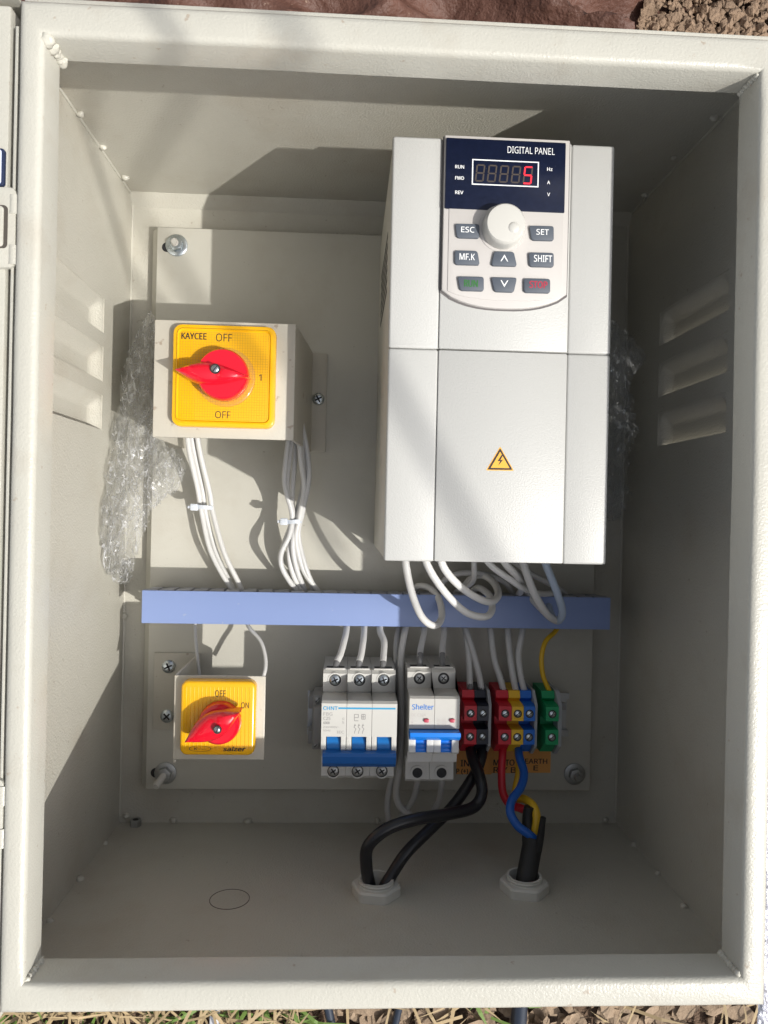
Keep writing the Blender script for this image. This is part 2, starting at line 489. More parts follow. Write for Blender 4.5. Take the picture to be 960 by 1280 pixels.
# side walls with three pressed louvres each
def side_wall(sx, bottoms, z0, z1, hh, name):
    mb = MB()
    xa, xb = (XW, XW + T) if sx > 0 else (-XW - T, -XW)
    ys = [-YW - T]
    rects = sorted((b, b + hh) for b in bottoms)
    mb.box(xa, xb, -YW - T, YW + T, 0, z0); mb.box(xa, xb, -YW - T, YW + T, z1, ZS)
    y = -YW - T
    for b, t in rects:
        mb.box(xa, xb, y, b, z0, z1); y = t
    mb.box(xa, xb, y, YW + T, z0, z1)
    wall = build(name, mb, M_steel, CAB)
    for b, t in rects:
        m2 = MB(); NS, NT, DEP = 40, 22, 7.0
        def sm(a): a = max(0, min(1, a)); return a * a * (3 - 2 * a)
        for side in (0, 1):
            vs_ = []; fs = []
            for i in range(NS + 1):
                for j in range(NT + 1):
                    s = i / NS; q = j / NT
                    L = z1 - z0
                    hh_ = t - b; rc_ = 10.0
                    pu = abs(s - .5) * L - (L / 2 - rc_); pv = (1 - q) * hh_ - (hh_ - rc_)
                    dist = rc_ - math.hypot(max(pu, 0), max(pv, 0)) - min(max(pu, pv), 0)
                    d = DEP * sm(dist / 11.0) + side * 1.2
                    vs_.append((sx * (XW + .4 + d), t - (t - b) * q, z0 + s * L))
            for i in range(NS):
                for j in range(NT):
                    a = i * (NT + 1) + j
                    fs.append((a, a + 1, a + NT + 2, a + NT + 1))
            m2.add(vs_, fs)
        build('louvre', m2, M_steel, wall, smooth=60)
    return wall
rz0 = on_axis(823, 500, 0, XW).z; rz1 = on_axis(908, 500, 0, XW).z
rb = [on_axis(865, v, 0, XW).y for v in (411, 481, 549)]
side_wall(1, rb, rz0, rz1, 25, 'right_wall')
lz0 = on_axis(129, 450, 0, -XW).z; lz1 = lz0 + (rz1 - rz0)
lb = [on_axis(100, v, 0, -XW).y for v in (395, 462, 528)]
side_wall(-1, lb, lz0, lz1, 25, 'left_wall')
# folded front frame
def frame():
    mb = MB()
    prof = [(0, ZL), (0.0, ZF - 3.2), (.5, ZF - 1.4), (1.6, ZF - .4), (3.2, ZF), ('o', -3.6, ZF), ('o', -1.8, ZF - .4), ('o', -.6, ZF - 1.5), ('o', 0, ZF - 3.5),
            ('o', 0, ZS + 4), ('w', 0, ZS), ('w', 0, ZS - 2), ('o', -2, ZS), ('o', -2, ZF - 4), (2, ZF - 4), (1.4, ZL)]
    sides = ((1, 10.5), (1, 16.5), (-1, 11.5), (-1, 14.5))
    O = {'r': 12.3, 't': 16.5, 'l': 11.5, 'b': 14.5}
    def off(p, side):
        if p[0] == 'o': return O[side] + p[1], p[2]
        if p[0] == 'w': return XW - XI + T, p[2]
        return p[0], p[1]
    rings = []
    for (sx, sy, a, b) in ((-1, -1, 'l', 'b'), (1, -1, 'r', 'b'), (1, 1, 'r', 't'), (-1, 1, 'l', 't')):
        ring = []
        for p in prof:
            ox, z = off(p, a); oy, _ = off(p, b)
            ring.append((sx * (XI + ox), sy * (YI + oy), z))
        rings.append(ring)
    n = len(prof)
    fs = []
    for i in range(4):
        for j in range(n):
            fs.append((i * n + j, ((i + 1) % 4) * n + j, ((i + 1) % 4) * n + (j + 1) % n, i * n + (j + 1) % n))
    # subdivide the long runs a little so that the sheet is not perfectly straight
    vs_ = [v for r in rings for v in r]
    bm = bmesh.new()
    bv = [bm.verts.new(v) for v in vs_]
    for f in fs: bm.faces.new([bv[i] for i in f])
    long_edges = [e for e in bm.edges if (e.verts[0].co - e.verts[1].co).length > 200]
    bmesh.ops.subdivide_edges(bm, edges=long_edges, cuts=24, use_grid_fill=True)
    for v in bm.verts:
        if v.co.z > ZS + 5:
            v.co.x += .35 * noise.noise(v.co * .018) ; v.co.y += .35 * noise.noise(v.co * .018 + Vector((9, 1, 3)))
    bmesh.ops.recalc_face_normals(bm, faces=bm.faces[:])
    mb.addbm(bm)
    return build('front_frame', mb, M_rim, CAB, smooth=50)
front = frame()
# raised outer fold along the top of the frame
mb = MB(); mb.box(-XI - 11, XI + 10, YI + 16.6, YI + 20, ZS + 2, ZF - 4.5, .8); build('outer_fold', mb, M_rim, front)

# weld beads along the seams
beads = []
for u, v in ((101, 141), (129, 183), (157, 221), (842, 196), (893, 146), (806, 243)):
    beads.append(on_axis(u, v, 1, YW))
for u, v in ((131, 1055), (100, 1100), (62, 1152), (793, 1057), (823, 1093), (855, 1134)):
    beads.append(on_axis(u, v, 1, -YW))
for u, v in ((217, 1026), (310, 1027), (472, 1026), (757, 1025), (152, 700), (152, 770), (372, 253), (158, 1020)):
    beads.append(P(u, v, 1))
for i, p in enumerate(beads):
    mb = MB()
    mb.blob((max(-XW + .3, min(XW - .3, p.x)), max(-YW + .3, min(YW - .3, p.y)), p.z), random.uniform(2.2, 3.2), i, .5, 2, (1.1, 1.0, .9))
    build('weld_bead', mb, M_weld, CAB, smooth=80)
# seam welds at the inner corners of the frame
for sx, sy, k in ((-1, 1, 1.3), (1, 1, .7), (1, -1, .8), (-1, -1, .7)):
    mb = MB()
    for j in range(8):
        z = ZF - 3.5 - j * 2.3
        mb.blob((sx * (XI - .5 * k), sy * (YI - .5 * k), z), random.uniform(1.8, 2.6) * k, j + 10 * sx + 30 * sy, .3, 3)
    build('corner_weld', mb, M_weld, front, smooth=80)
# thin seam bead up the left back edge
mb = MB()
mb.tube([(-XW + .4, y, .6 + .5 * noise.noise(Vector((y * .1, 0, 0)))) for y in range(-250, 251, 20)], 1.1, 6, 3)
build('seam', mb, M_weld, CAB)
mb = MB(); mb.tube([(XW - .4, y, .6) for y in range(-250, 251, 20)], 1.1, 6, 3); build('seam', mb, M_weld, CAB)
for sx in (-1, 1):
    mb = MB(); mb.tube([(sx * (XW - .4), YW - .4, z) for z in range(0, 200, 15)], 1.0, 6, 3); build('seam', mb, M_weld, CAB)
# knock-out circle cut into the floor of the box
kc = on_axis(287, 1124, 1, -YW)
mb = MB()
mb.lathe([(12.7, 0), (12.7, .25), (13.1, .25), (13.1, 0)], (kc.x, -YW, kc.z), (0, 1, 0), 48, capped=False)
build('knockout_ring', mb, mat('cut_line', (.10, .085, .07), .7), bottom_wall)

# door, folded out to the left
DX = -XI - 13.2
mb = MB()
mb.box(DX - 372, DX - 1.6, -YI - 20, YI + 22, 236, 238)
mb.box(DX - 1.6, DX, -YI - 20, YI + 6, 232, 262, .5)
mb.box(DX - 372, DX - 370.4, -YI - 20, YI + 22, 238, 260)
mb.box(DX - 370, DX - 2, YI + 20.5, YI + 22, 238, 260); mb.box(DX - 370, DX - 2, -YI - 20, -YI - 18.5, 238, 260)
door = build('door', mb, M_rim, CAB)
mb = MB(); mb.box(DX - 26, DX - 4.2, -YI - 16, YI + 16, 238.1, 261, 1.2); build('gasket_channel', mb, M_rim, door)
for v0, v1 in ((236, 336), (972, 1062)):
    y1 = PY(12, v0, 262); y0 = PY(12, v1, 262)
    yc = (y0 + y1) / 2
    mb = MB()
    mb.prism(rrect(DX - 24, DX + 1.2, y0, y1, 3), 261.2, 264.2, 'z', .6)
    for yy in (y0 + 6, y1 - 8): mb.lathe([(3.2, 0), (3.2, 9)], (DX + .2, yy - 4.5, 261.6), (0, 1, 0), 16)
    h = build('hinge', mb, M_rim, CAB)
    mb = MB(); mb.prism(rrect(DX - 26, DX - 2.2, yc - 10, yc + 10, 2), 264.25, 264.6, 'z', 0); build('slot', mb, mat('hinge_gap', (.07, .06, .05), .7), h)
    mb = MB(); mb.prism(rrect(DX - 27, DX - 3.9, yc - 9.4, yc + 9.4, 1.6), 264.3, 265.6, 'z', .4); build('leaf', mb, M_rim, h)
p = P(0, 208, 263)
mb = MB(); mb.prism(rrect(p.x - 10, p.x + 1.9, PY(0, 232, 263), PY(0, 185, 263), 1.5), 261.1, 263.0, 'z', .3); lp = build('latch_plate', mb, mat('latch_dark', (.02, .03, .07), .4), door)
mb = MB(); mb.prism(rrect(p.x - 10, p.x + .7, PY(0, 230, 263), PY(0, 187, 263), 1.2), 263.05, 263.5, 'z', .1); build('latch_cover', mb, mat('latch_pale', (.6, .66, .78), .3), lp)

# ------------------------------------------------------------------ mounting plate
ZP = 15.0
px0 = PX(181, 640, ZP) ; px0 = (PX(181, 283, ZP) + PX(181, 985, ZP)) / 2
px1 = PX(737, 985, ZP); py0 = PY(460, 987, ZP); py1 = PY(230, 285, ZP)
px0 = -187.0
PL = thing('mounting_plate', 'flat pebble grey mounting plate bolted inside the back of the cabinet', 'plate', ((px0 + px1) / 2, (py0 + py1) / 2, 0))
mb = MB()
mb.box(px0 + 5.5, px1, py0, py1, ZP - 2, ZP, .5)
mb.prism([(px0, ZP - 9), (px0 + 1.5, ZP - 9), (px0 + 6.3, ZP - 2), (px0 + 6.3, ZP - .3)], py0 + .3, py1 - .3, 'y'); mb.box(px1 - 2, px1 - .1, py0 + 1, py1 - 1, 3, ZP - 1.5)
plate = build('panel_sheet', mb, M_plate, PL)
def hexpts(r, c=(0, 0), rot=0): return [(c[0] + r * math.cos(rad(60 * k) + rot), c[1] + r * math.sin(rad(60 * k) + rot)) for k in range(6)]
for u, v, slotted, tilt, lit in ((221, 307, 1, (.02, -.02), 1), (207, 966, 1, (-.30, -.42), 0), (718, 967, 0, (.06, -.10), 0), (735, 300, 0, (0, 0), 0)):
    c = P(u, v, ZP)
    mb = MB(); mb.lathe([(8.7, 0), (8.7, 1.1), (8.2, 1.5), (4, 1.5)], (c.x, c.y, ZP + .05), seg=32)
    wa = build('washer', mb, M_zinc if lit else M_zincd, PL)
    mb = MB()
    mb.prism(hexpts(5.6, c, .3), ZP + 1.6, ZP + 6.2, 'z', .5)
    build('nut', mb, M_zinc if lit else M_zincd, PL)
    mb = MB()
    ax = Vector((tilt[0], tilt[1], 1)).normalized()
    pr = []
    for k in range(14 if v == 966 else 6): pr += [(2.9, k * 1.0), (2.55, k * 1.0 + .5)]
    pr.append((2.3, pr[-1][1] + .6))
    mb.lathe(pr, (c.x, c.y, ZP + 4), ax, 16)
    build('stud', mb, mat('stud_painted', (.55, .53, .49), .45) if slotted else M_zincd, PL)
    if slotted:
        s = P(u - 13, v + (2 if lit else 0), ZP)
        mb = MB(); mb.prism(rrect(s.x - 3.5, s.x + 9, s.y - 3.8, s.y + 3.8, 3.7), ZP + .02, ZP + .05); build('bolt_slot', mb, M_dark, PL)

# ------------------------------------------------------------------ screws (shared builder)
def screw_mesh(r, h=2.4, slot='cross', rot=.5):
    mb = MB()
    mb.lathe([(r, 0), (r, h * .45), (r * .86, h * .8), (r * .55, h)], (0, 0, 0), seg=22)
    mb.m = 1
    ca, sa = math.cos(rot), math.sin(rot)
    wd = r * .13
    for k in range(2 if slot == 'cross' else 1):
        L = r * (.62 if slot == 'cross' else .92)
        a = rot + k * math.pi / 2
        d = Vector((math.cos(a), math.sin(a), 0)); nrm = Vector((-d.y, d.x, 0))
        zt = h * 1.005
        q = [d * L + nrm * wd, -d * L + nrm * wd, -d * L - nrm * wd, d * L - nrm * wd]
        zz = [(h * .93 if slot != 'cross' else h * .99) for _ in q]
        mb.add([(v.x, v.y, zt) for v in q] + [(v.x, v.y, zt - .9) for v in q],
               [(0, 1, 2, 3), (0, 4, 5, 1), (1, 5, 6, 2), (2, 6, 7, 3), (3, 7, 4, 0)])
    return mb
def put_screw(c, r, parent, m=None, slot='cross', rot=.5, h=2.4, name='screw'):
    mb = screw_mesh(r, h, slot, rot)
    mb.v = [(v[0] + c[0], v[1] + c[1], v[2] + c[2]) for v in mb.v]
    return build(name, mb, [m or M_zinc, M_dark], parent)

# ------------------------------------------------------------------ rotary switches
def lens_handle(mb, tip, tail, zb, zt, wmax, peak=.45, tipz=0.0):
    # a pointed grip from tip to tail, standing on zb, ridge at zt
    tip = Vector(tip); tail = Vector(tail)
    ax = tail - tip; L = ax.length; ax = ax.normalized(); nr = Vector((-ax.y, ax.x))
    NL, NC = 22, 9
    vs_ = []; fs = []
    for i in range(NL + 1):
        t = i / NL
        if t < peak: wv = math.sin(math.pi / 2 * t / peak) ** .85
        else: wv = math.cos(math.pi / 2 * (t - peak) / (1 - peak)) ** 1.1 * .93 + .07
        wv = max(.05, wv) * wmax
        c = tip + ax * (L * t)
        drop = 2.2 * (1 - math.sin(math.pi * min(1, t * 1.3 + .12)) ** .6) if t < .6 else 0
        top = zt - drop - 3.5 * max(0, t - .75) / .25 + tipz * (1 - t)
        for j in range(NC):
            a = math.pi * j / (NC - 1)
            x = math.cos(a); z = math.sin(a)
            k = wv * (abs(x) ** .8) * (1 if x > 0 else -1)
            q = c + nr * k
            vs_.append((q.x, q.y, zb + (top - zb) * (z ** .55)))
    for i in range(NL):
        for j in range(NC - 1):
            a = i * NC + j
            fs.append((a, a + 1, a + NC + 1, a + NC))
    fs.append(tuple(range(NC))); fs.append(tuple(NL * NC + j for j in range(NC))[::-1])
    mb.add(vs_, fs)

ZK = 110.0
ka = P(192, 400, ZK); kb = P(370, 404, ZK); kc_ = P(192, 546, ZK)
kx0, kx1, ky1, ky0 = -157.6, kb.x, (ka.y + kb.y) / 2, kc_.y
K = thing('rotary_switch', 'large yellow rotary switch with a straight red handle pointing sideways, marked OFF twice', 'switch', ((kx0 + kx1) / 2, (ky0 + ky1) / 2, ZP), 'rotary switches with red handles')
mb = MB()
mb.box(kx0, kx1, ky0, ky1, ZK - 2, ZK, .8)
kxb = PX(390, 500, ZP + 2); kxf = PX(408, 500, ZP + 2)
mb.box(kx0, kx0 + 2, ky0, ky1, ZP + 2, ZK - 1.5, .2)
mb.prism([(kx1 - 2, ZK - 1), (kx1, ZK - 1), (kxb, ZP + .5), (kxb - 2, ZP + .5)], ky0, ky1, 'y')
mb.box(kxb - 1.5, kxf, ky0, ky1, ZP + .1, ZP + 2, .3); mb.box(kx0 - 11, kx0 + 2, ky0, ky1, ZP + .1, ZP + 2, .3)
kbr = build('bracket', mb, M_bracket, K)
sc = P(398, 499, ZP + 2)
put_screw((sc.x, sc.y, ZP + 2), 4.9, kbr, M_zinc)
put_screw((kx0 - 5.2, sc.y, ZP + 2), 4.6, kbr, M_zinc)
mb = MB(); mb.box(kx0 + 22, kx1 - 22, ky0 + 16, ky1 - 16, 48, ZK - 2.1, 2); build('switch_body', mb, M_dark, K)
a = P(215, 404, ZK + 7); b = P(343, 536, ZK + 7)
fx0, fx1, fy1, fy0 = a.x + .6, b.x - .2, P(280, 406, ZK + 7).y, P(280, 534, ZK + 7).y
mb = MB()
mb.prism(rrect(fx0, fx1, fy0, fy1, 6), ZK + .05, ZK + 6.5, 'z', 1.4)
# raised border round the recessed scale
kface = build('face_plate', mb, M_yellow, K)
mb = MB()
o_, i_ = rrect(fx0 + 2.4, fx1 - 2.4, fy0 + 2.4, fy1 - 2.4, 4.5), rrect(fx0 + 4.2, fx1 - 4.2, fy0 + 4.2, fy1 - 4.2, 3)
n_ = len(o_)
vs_ = [(x, y, ZK + 6.5) for x, y in o_] + [(x * .5 + X * .5, y * .5 + Y * .5, ZK + 7.6) for (x, y), (X, Y) in zip(o_, i_)] + [(x, y, ZK + 6.5) for x, y in i_]
fs = []
for r_ in range(2):
    for k in range(n_): fs.append((r_ * n_ + k, r_ * n_ + (k + 1) % n_, (r_ + 1) * n_ + (k + 1) % n_, (r_ + 1) * n_ + k))
mb.add(vs_, fs); build('raised_border', mb, M_yellow, kface, smooth=60)
# embossed fine grid
M_grid = mat('grid_ink', (0.62, 0.33, 0.006), .35)
mb = MB()
gx0, gx1, gy0, gy1 = fx0 + 5, fx1 - 5, fy0 + 5, fy1 - 5
ng = 34
for k in range(ng + 1):
    x = gx0 + (gx1 - gx0) * k / ng; y = gy0 + (gy1 - gy0) * k / ng
    mb.add([(x - .16, gy0, ZK + 6.53), (x + .16, gy0, ZK + 6.53), (x + .16, gy1, ZK + 6.53), (x - .16, gy1, ZK + 6.53)], [(0, 1, 2, 3)])
    mb.add([(gx0, y - .16, ZK + 6.55), (gx1, y - .16, ZK + 6.55), (gx1, y + .16, ZK + 6.55), (gx0, y + .16, ZK + 6.55)], [(0, 1, 2, 3)])
g = build('scale_grid', mb, M_grid, kface, smooth=0)
zt_ = ZK + 6.62
ptext('KAYCEE', 227, 416, 258, 424, zt_, M_black_ink, K, .022)
ptext('OFF', 270, 417, 290, 427, zt_, M_black_ink, K, .006)
ptext('OFF', 269, 514, 288, 523, zt_, M_black_ink, K, .006)
ptext('1', 323.5, 468, 327, 476, zt_, M_black_ink, K, .006)
kc2 = P(278, 468, ZK + 16)
mb = MB(); mb.lathe([(19.5, 0), (19.5, 2.5), (18.6, 3.2), (17.5, 3.2)], (kc2.x + 1, kc2.y - .6, ZK + 6.6), seg=40); build('clear_ring', mb, M_clear, K)
mb = MB(); mb.lathe([(16.6, 0), (17.0, 6), (16.6, 10.5), (15.6, 12.0), (0.1, 12.3)], (kc2.x, kc2.y, ZK + 7), seg=44)
zt = ZK + 27
tip = P(219.5, 462, zt - 3); tail = P(311, 471, zt - 6)
lens_handle(mb, (tip.x, tip.y), (tail.x, tail.y), ZK + 12, zt, 7.6, .42)
hk = build('handle', mb, M_red, K, smooth=35)
c = P(269, 461, zt)
mb = MB(); mb.cyl((c.x, c.y, zt - .6), 3.2, .9, seg=20); build('screw_well', mb, M_dark, hk)
put_screw((c.x, c.y, zt - .2), 2.5, hk, M_zinc, 'slot', .9, 1.2)

# lower, smaller switch
ZQ = 97.0
qa = P(218, 844, ZQ); qb = P(330, 950, ZQ)
qx0, qx1, qy1, qy0 = qa.x, qb.x, qa.y, qb.y
Q = thing('rotary_switch', 'small yellow rotary switch with a red handle pointing at ON, below the blue duct', 'switch', ((qx0 + qx1) / 2, (qy0 + qy1) / 2, ZP), 'rotary switches with red handles')
mb = MB()
mb.box(qx0, qx1, qy0, qy1, ZQ - 2, ZQ, .8)
f0 = P(193, 816, ZP + 2); f1 = P(234, 912, ZP + 2)
mb.box(qx0, qx0 + 2, f1.y, f0.y, ZP + 2, ZQ - 1.5, .2)
mb.box(f0.x, qx0 + 2, f1.y, f0.y, ZP + .1, ZP + 2, .3)
qbr = build('bracket', mb, M_bracket, Q)
for u, v in ((211, 833), (209, 895)):
    s = P(u, v, ZP + 2); put_screw((s.x, s.y, ZP + 2), 5.2, qbr, M_zinc, rot=random.random())
mb = MB(); mb.box(qx0 + 6, qx1 - 20, qy0 + 8, qy1 - 12, 56, ZQ - 2.1, 2); build('switch_body', mb, M_dark, Q)
ZY = ZQ + 8.5
a = P(226, 851, ZY); b = P(318, 945, ZY)
mb = MB(); mb.prism(rrect(a.x, b.x, b.y, a.y, 5), ZQ + .05, ZY, 'z', 2.2, 3)
qf = build('face_plate', mb, M_yellow, Q)
mb = MB()
for k in range(17):
    x = a.x + 4 + (b.x - a.x - 8) * k / 16
    mb.prism([(x - .8, ZY - .3), (x + .8, ZY - .3), (x, ZY + .22)], b.y + 4, a.y - 4, 'y')
build('rib_relief', mb, M_yellow, qf, smooth=0)
zt_ = ZY + .32
ptext('OFF', 269, 863, 282, 871, zt_, M_black_ink, Q, .008)
ptext('ON', 301.5, 878, 311, 885.5, zt_, M_black_ink, Q, .008)
ptext('salzer', 279, 933.5, 307, 939, zt_, M_black_ink, Q, .03, shear=.2)
mb = MB()
e0 = P(250, 936, zt_)
for k in range(28):
    a0 = 2 * math.pi * k / 28; a1 = 2 * math.pi * (k + 1) / 28
    def el(t, r): return (e0.x + (7.5 * r) * math.cos(t), e0.y + (2.0 * r) * math.sin(t), zt_)
    mb.add([el(a0, 1), el(a1, 1), el(a1, .94), el(a0, .94)], [(0, 1, 2, 3)])
build('emblem', mb, M_black_ink, Q, smooth=0)
ptext('K - - -', 243, 934.5, 258, 937.5, zt_, M_black_ink, Q, .01)
zt = ZY + 22
kc3 = P(272, 908, ZY + 12)
mb = MB(); mb.lathe([(14.3, 0), (14.1, 5), (13.2, 8.5), (11.5, 10.0), (0.1, 9.0)], (kc3.x, kc3.y, ZY + .3), seg=40)
tip = P(231, 928, zt - 6); tail = P(300, 889.5, zt - 8)
lens_handle(mb, (tip.x, tip.y), (tail.x, tail.y), ZY + 5, zt, 9.5, .5, -5)
hq = build('handle', mb, M_red, Q, smooth=35)
c = P(271.5, 912.5, zt)
mb = MB(); mb.cyl((c.x, c.y, zt - 1.2), 2.7, .9, seg=20); build('screw_well', mb, M_dark, hq)
put_screw((c.x, c.y, zt - 1.0), 2.2, hq, M_zinc, 'slot', 1.2, 1.6)

# ------------------------------------------------------------------ frequency drive
ZV = 198.0
V0 = PX(493, 171, ZV); vx0 = (PX(493, 171, ZV) + PX(478, 702, ZV)) / 2; vx1 = (PX(767, 181, ZV) + PX(760, 705, ZV)) / 2
vy1 = PY(560, 172.5, ZV); vy0 = PY(620, 703.5, ZV)
VF = thing('frequency_drive', 'tall light grey frequency drive with a keypad, white dial and yellow warning triangle', 'motor drive', ((vx0 + vx1) / 2, (vy0 + vy1) / 2, ZP))
mb = MB()
mb.box(vx0 + .6, vx1 - .6, vy0 + .6, vy1 - .6, ZP + 3, ZV - 5, .8)
mb.box(vx0 + 1.5, vx1 - 1.5, vy0 + 12, vy1 - 2, ZP + .1, ZP + 3.5, .4)
body = build('body', mb, M_vfdside, VF)
for k in range(6):                          # ventilation slots in the left flank
    mb = MB(); mb.box(vx0 + .45, vx0 + .58, vy1 - 40 - k * 7, vy1 - 36.5 - k * 7, 60, 150); build('vent_slot', mb, M_dark, body)
c0 = (PX(552, 171, ZV) + PX(545, 702, ZV)) / 2; c1 = (PX(712, 178, ZV) + PX(706, 703, ZV)) / 2
seam = (PY(488, 437, ZV) + PY(765, 441, ZV)) / 2
def cover(y0, y1, nm):
    mb = MB()
    mb.box(vx0, c0 - .28, y0, y1, ZV - 7, ZV, 1.4, 3)
    mb.box(c1 + .26, vx1, y0, y1, ZV - 7, ZV - .3, 1.4, 3)
    mb.box(c0 - .1, c1 + .1, y0 + .2, y1 - .2, ZV - 7, ZV + .5, .9, 2)
    mb.box(vx0 + 1, vx1 - 1, y0 + .4, y1 - .4, ZV - 7.5, ZV - 1.6, .3)
    return build(nm, mb, M_vfd, VF)
cover(seam + .13, vy1, 'upper_cover'); cover(vy0, seam - .13, 'lower_cover')
# keypad
def kp(u, v, z=ZV + 3): return P(u, v, z)
ky1_ = PY(630, 171.5, ZV + 3); kx0_ = PX(554, 280, ZV + 3); kx1_ = PX(710.5, 280, ZV + 3)
yl = PY(552, 362, ZV + 3)
pts = [(kx0_, ky1_), (kx0_, yl)]
bot = PY(628, 385.5, ZV + 3)
for k in range(1, 14):
    t = k / 14
    x = kx0_ + (kx1_ - kx0_) * t
    e = abs(2 * t - 1)
    pts.append((x, bot + (yl - bot) * (e ** 2.6) * .9))
pts += [(kx1_, yl), (kx1_, ky1_)]
mb = MB(); mb.prism(pts[::-1], ZV + .3, ZV + 3.0, 'z', .9)
keypad = build('keypad', mb, M_keypad, VF)
# thin dark strip round it, painting in the shade of the gap
g_ = [(x + (1.0 if x > (kx0_ + kx1_) / 2 else -1.0) * .8 * min(1, abs(x - (kx0_ + kx1_) / 2) / 20), y - .9 if y < ky1_ - 1 else y) for x, y in pts]
mb = MB(); mb.prism(g_[::-1], ZV + .45, ZV + .62, 'z'); build('keypad_gap_shade', mb, mat('painted_gap_shade', (.14, .13, .13), .8), VF)
# inner step of the keypad
ZB = ZV + 3.0
ix0, ix1 = PX(560, 320, ZB), PX(703.5, 320, ZB)
iy1, iyl, ibot = PY(560, 258, ZB), PY(560, 364, ZB), PY(628, 376, ZB)
pi_ = [(ix0, iy1), (ix0, iyl)] + [(ix0 + (ix1 - ix0) * k / 14, ibot + (iyl - ibot) * (abs(2 * k / 14 - 1) ** 2.6) * .9) for k in range(1, 14)] + [(ix1, iyl), (ix1, iy1)]
mb = MB(); mb.prism(pi_[::-1], ZB - .5, ZB + .5, 'z', .35); build('button_field', mb, M_keypad, keypad)
ZB += .5
mb = MB()
wx0, wx1 = PX(557, 215, ZB), PX(706.5, 215, ZB); wy1, wy0 = PY(630, 175.5, ZB) , PY(630, 263.5, ZB)
mb.prism(rrect(wx0, wx1, wy0, wy1, .6, 2), ZB - .7, ZB + .35, 'z', .15)
win = build('display_window', mb, M_navy, keypad)
ZD = ZB + .40
ptext('DIGITAL PANEL', 634.5, 184, 693.5, 192.5, ZD, M_white_ink, keypad, .008)
for s, u0, u1, v in (('RUN', 569, 580, 208.5), ('FWD', 569, 580, 222.5), ('REV', 569, 579, 240.5), ('Hz', 684, 690.5, 211.5), ('A', 684, 687.5, 228), ('V', 684, 687.5, 243)):
    ptext(s, u0, v - 2.1, u1, v + 2.1, ZD, M_white_ink, keypad, .02)
# white border of the digits
def quadframe(mb, x0, x1, y0, y1, t, z):
    for (a0, a1, b0, b1) in ((x0, x1, y1 - t, y1), (x0, x1, y0, y0 + t), (x0, x0 + t, y0 + t, y1 - t), (x1 - t, x1, y0 + t, y1 - t)):
        mb.add([(a0, b0, z), (a1, b0, z), (a1, b1, z), (a0, b1, z)], [(0, 1, 2, 3)])
mb = MB(); sx0, sx1, sy1, sy0 = PX(590, 216, ZD), PX(673.5, 216, ZD), PY(632, 200.5, ZD), PY(632, 232.5, ZD)
quadframe(mb, sx0, sx1, sy0, sy1, .65, ZD); build('display_border', mb, M_white_ink, keypad, smooth=0)
# seven segment digits
def seg7(x, y, wd, ht, z, on, mb):
    t = wd * .17; sl_ = .10
    def hbar(yc): return [(x + t * .7, yc - t / 2), (x + wd - t * .7, yc - t / 2), (x + wd - t * .7, yc + t / 2), (x + t * .7, yc + t / 2)]
    def vbar(xc, ya, yb): return [(xc - t / 2, ya), (xc + t / 2, ya), (xc + t / 2, yb), (xc - t / 2, yb)]
    S = {'a': hbar(y + ht - t / 2), 'g': hbar(y + ht / 2), 'd': hbar(y + t / 2),
         'f': vbar(x + t / 2, y + ht / 2 + t * .3, y + ht - t * .6), 'b': vbar(x + wd - t / 2, y + ht / 2 + t * .3, y + ht - t * .6),
         'e': vbar(x + t / 2, y + t * .6, y + ht / 2 - t * .3), 'c': vbar(x + wd - t / 2, y + t * .6, y + ht / 2 - t * .3)}
    for k in on:
        mb.add([(px + (py - y) * sl_, py, z) for px, py in S[k]], [(0, 1, 2, 3)])
dw = (sx1 - sx0 - 4) / 5.0
for k in range(5):
    dx = sx0 + 1.6 + k * dw; dy = sy0 + 1.8; dh = sy1 - sy0 - 4.6; wd_ = dw * .74
    if k < 4:
        mb = MB(); seg7(dx, dy, wd_, dh, ZD, 'abcdefg', mb)
        build('digit', mb, M_led_off, keypad, smooth=0)
    else:
        mb = MB(); seg7(dx, dy, wd_, dh, ZD, 'be', mb); build('digit', mb, M_led_off, keypad, smooth=0)
        mb = MB(); seg7(dx, dy - .3, wd_, dh + .3, ZD + .03, 'afgcd', mb); tag(build('digit', mb, M_led_on, keypad, smooth=0), 'lit red figure five')
# dial
dc = P(632.5, 278, ZB + 9.4)
mb = MB(); mb.lathe([(12.0, 0), (11.8, 2), (11.5, 6.5), (11.1, 8.2), (10.3, 9.1), (8, 9.4), (.1, 9.5)], (dc.x, dc.y, ZB), seg=56)
dial = build('dial', mb, M_knobw, keypad, smooth=30)
db = P(642.5, 284, ZB + 9.6)
mb = MB(); mb.lathe([(3.2, 0), (3.0, .25), (2.2, .62), (1.2, .85), (.05, .92)], (db.x, db.y, ZB + 9.35), seg=24); build('finger_dimple', mb, M_knobw, dial, smooth=80)
mb = MB(); mb.lathe([(13.6, 0), (13.4, .5)], (dc.x, dc.y, ZB - .1), seg=40); build('dial_seat', mb, M_keypad, keypad)
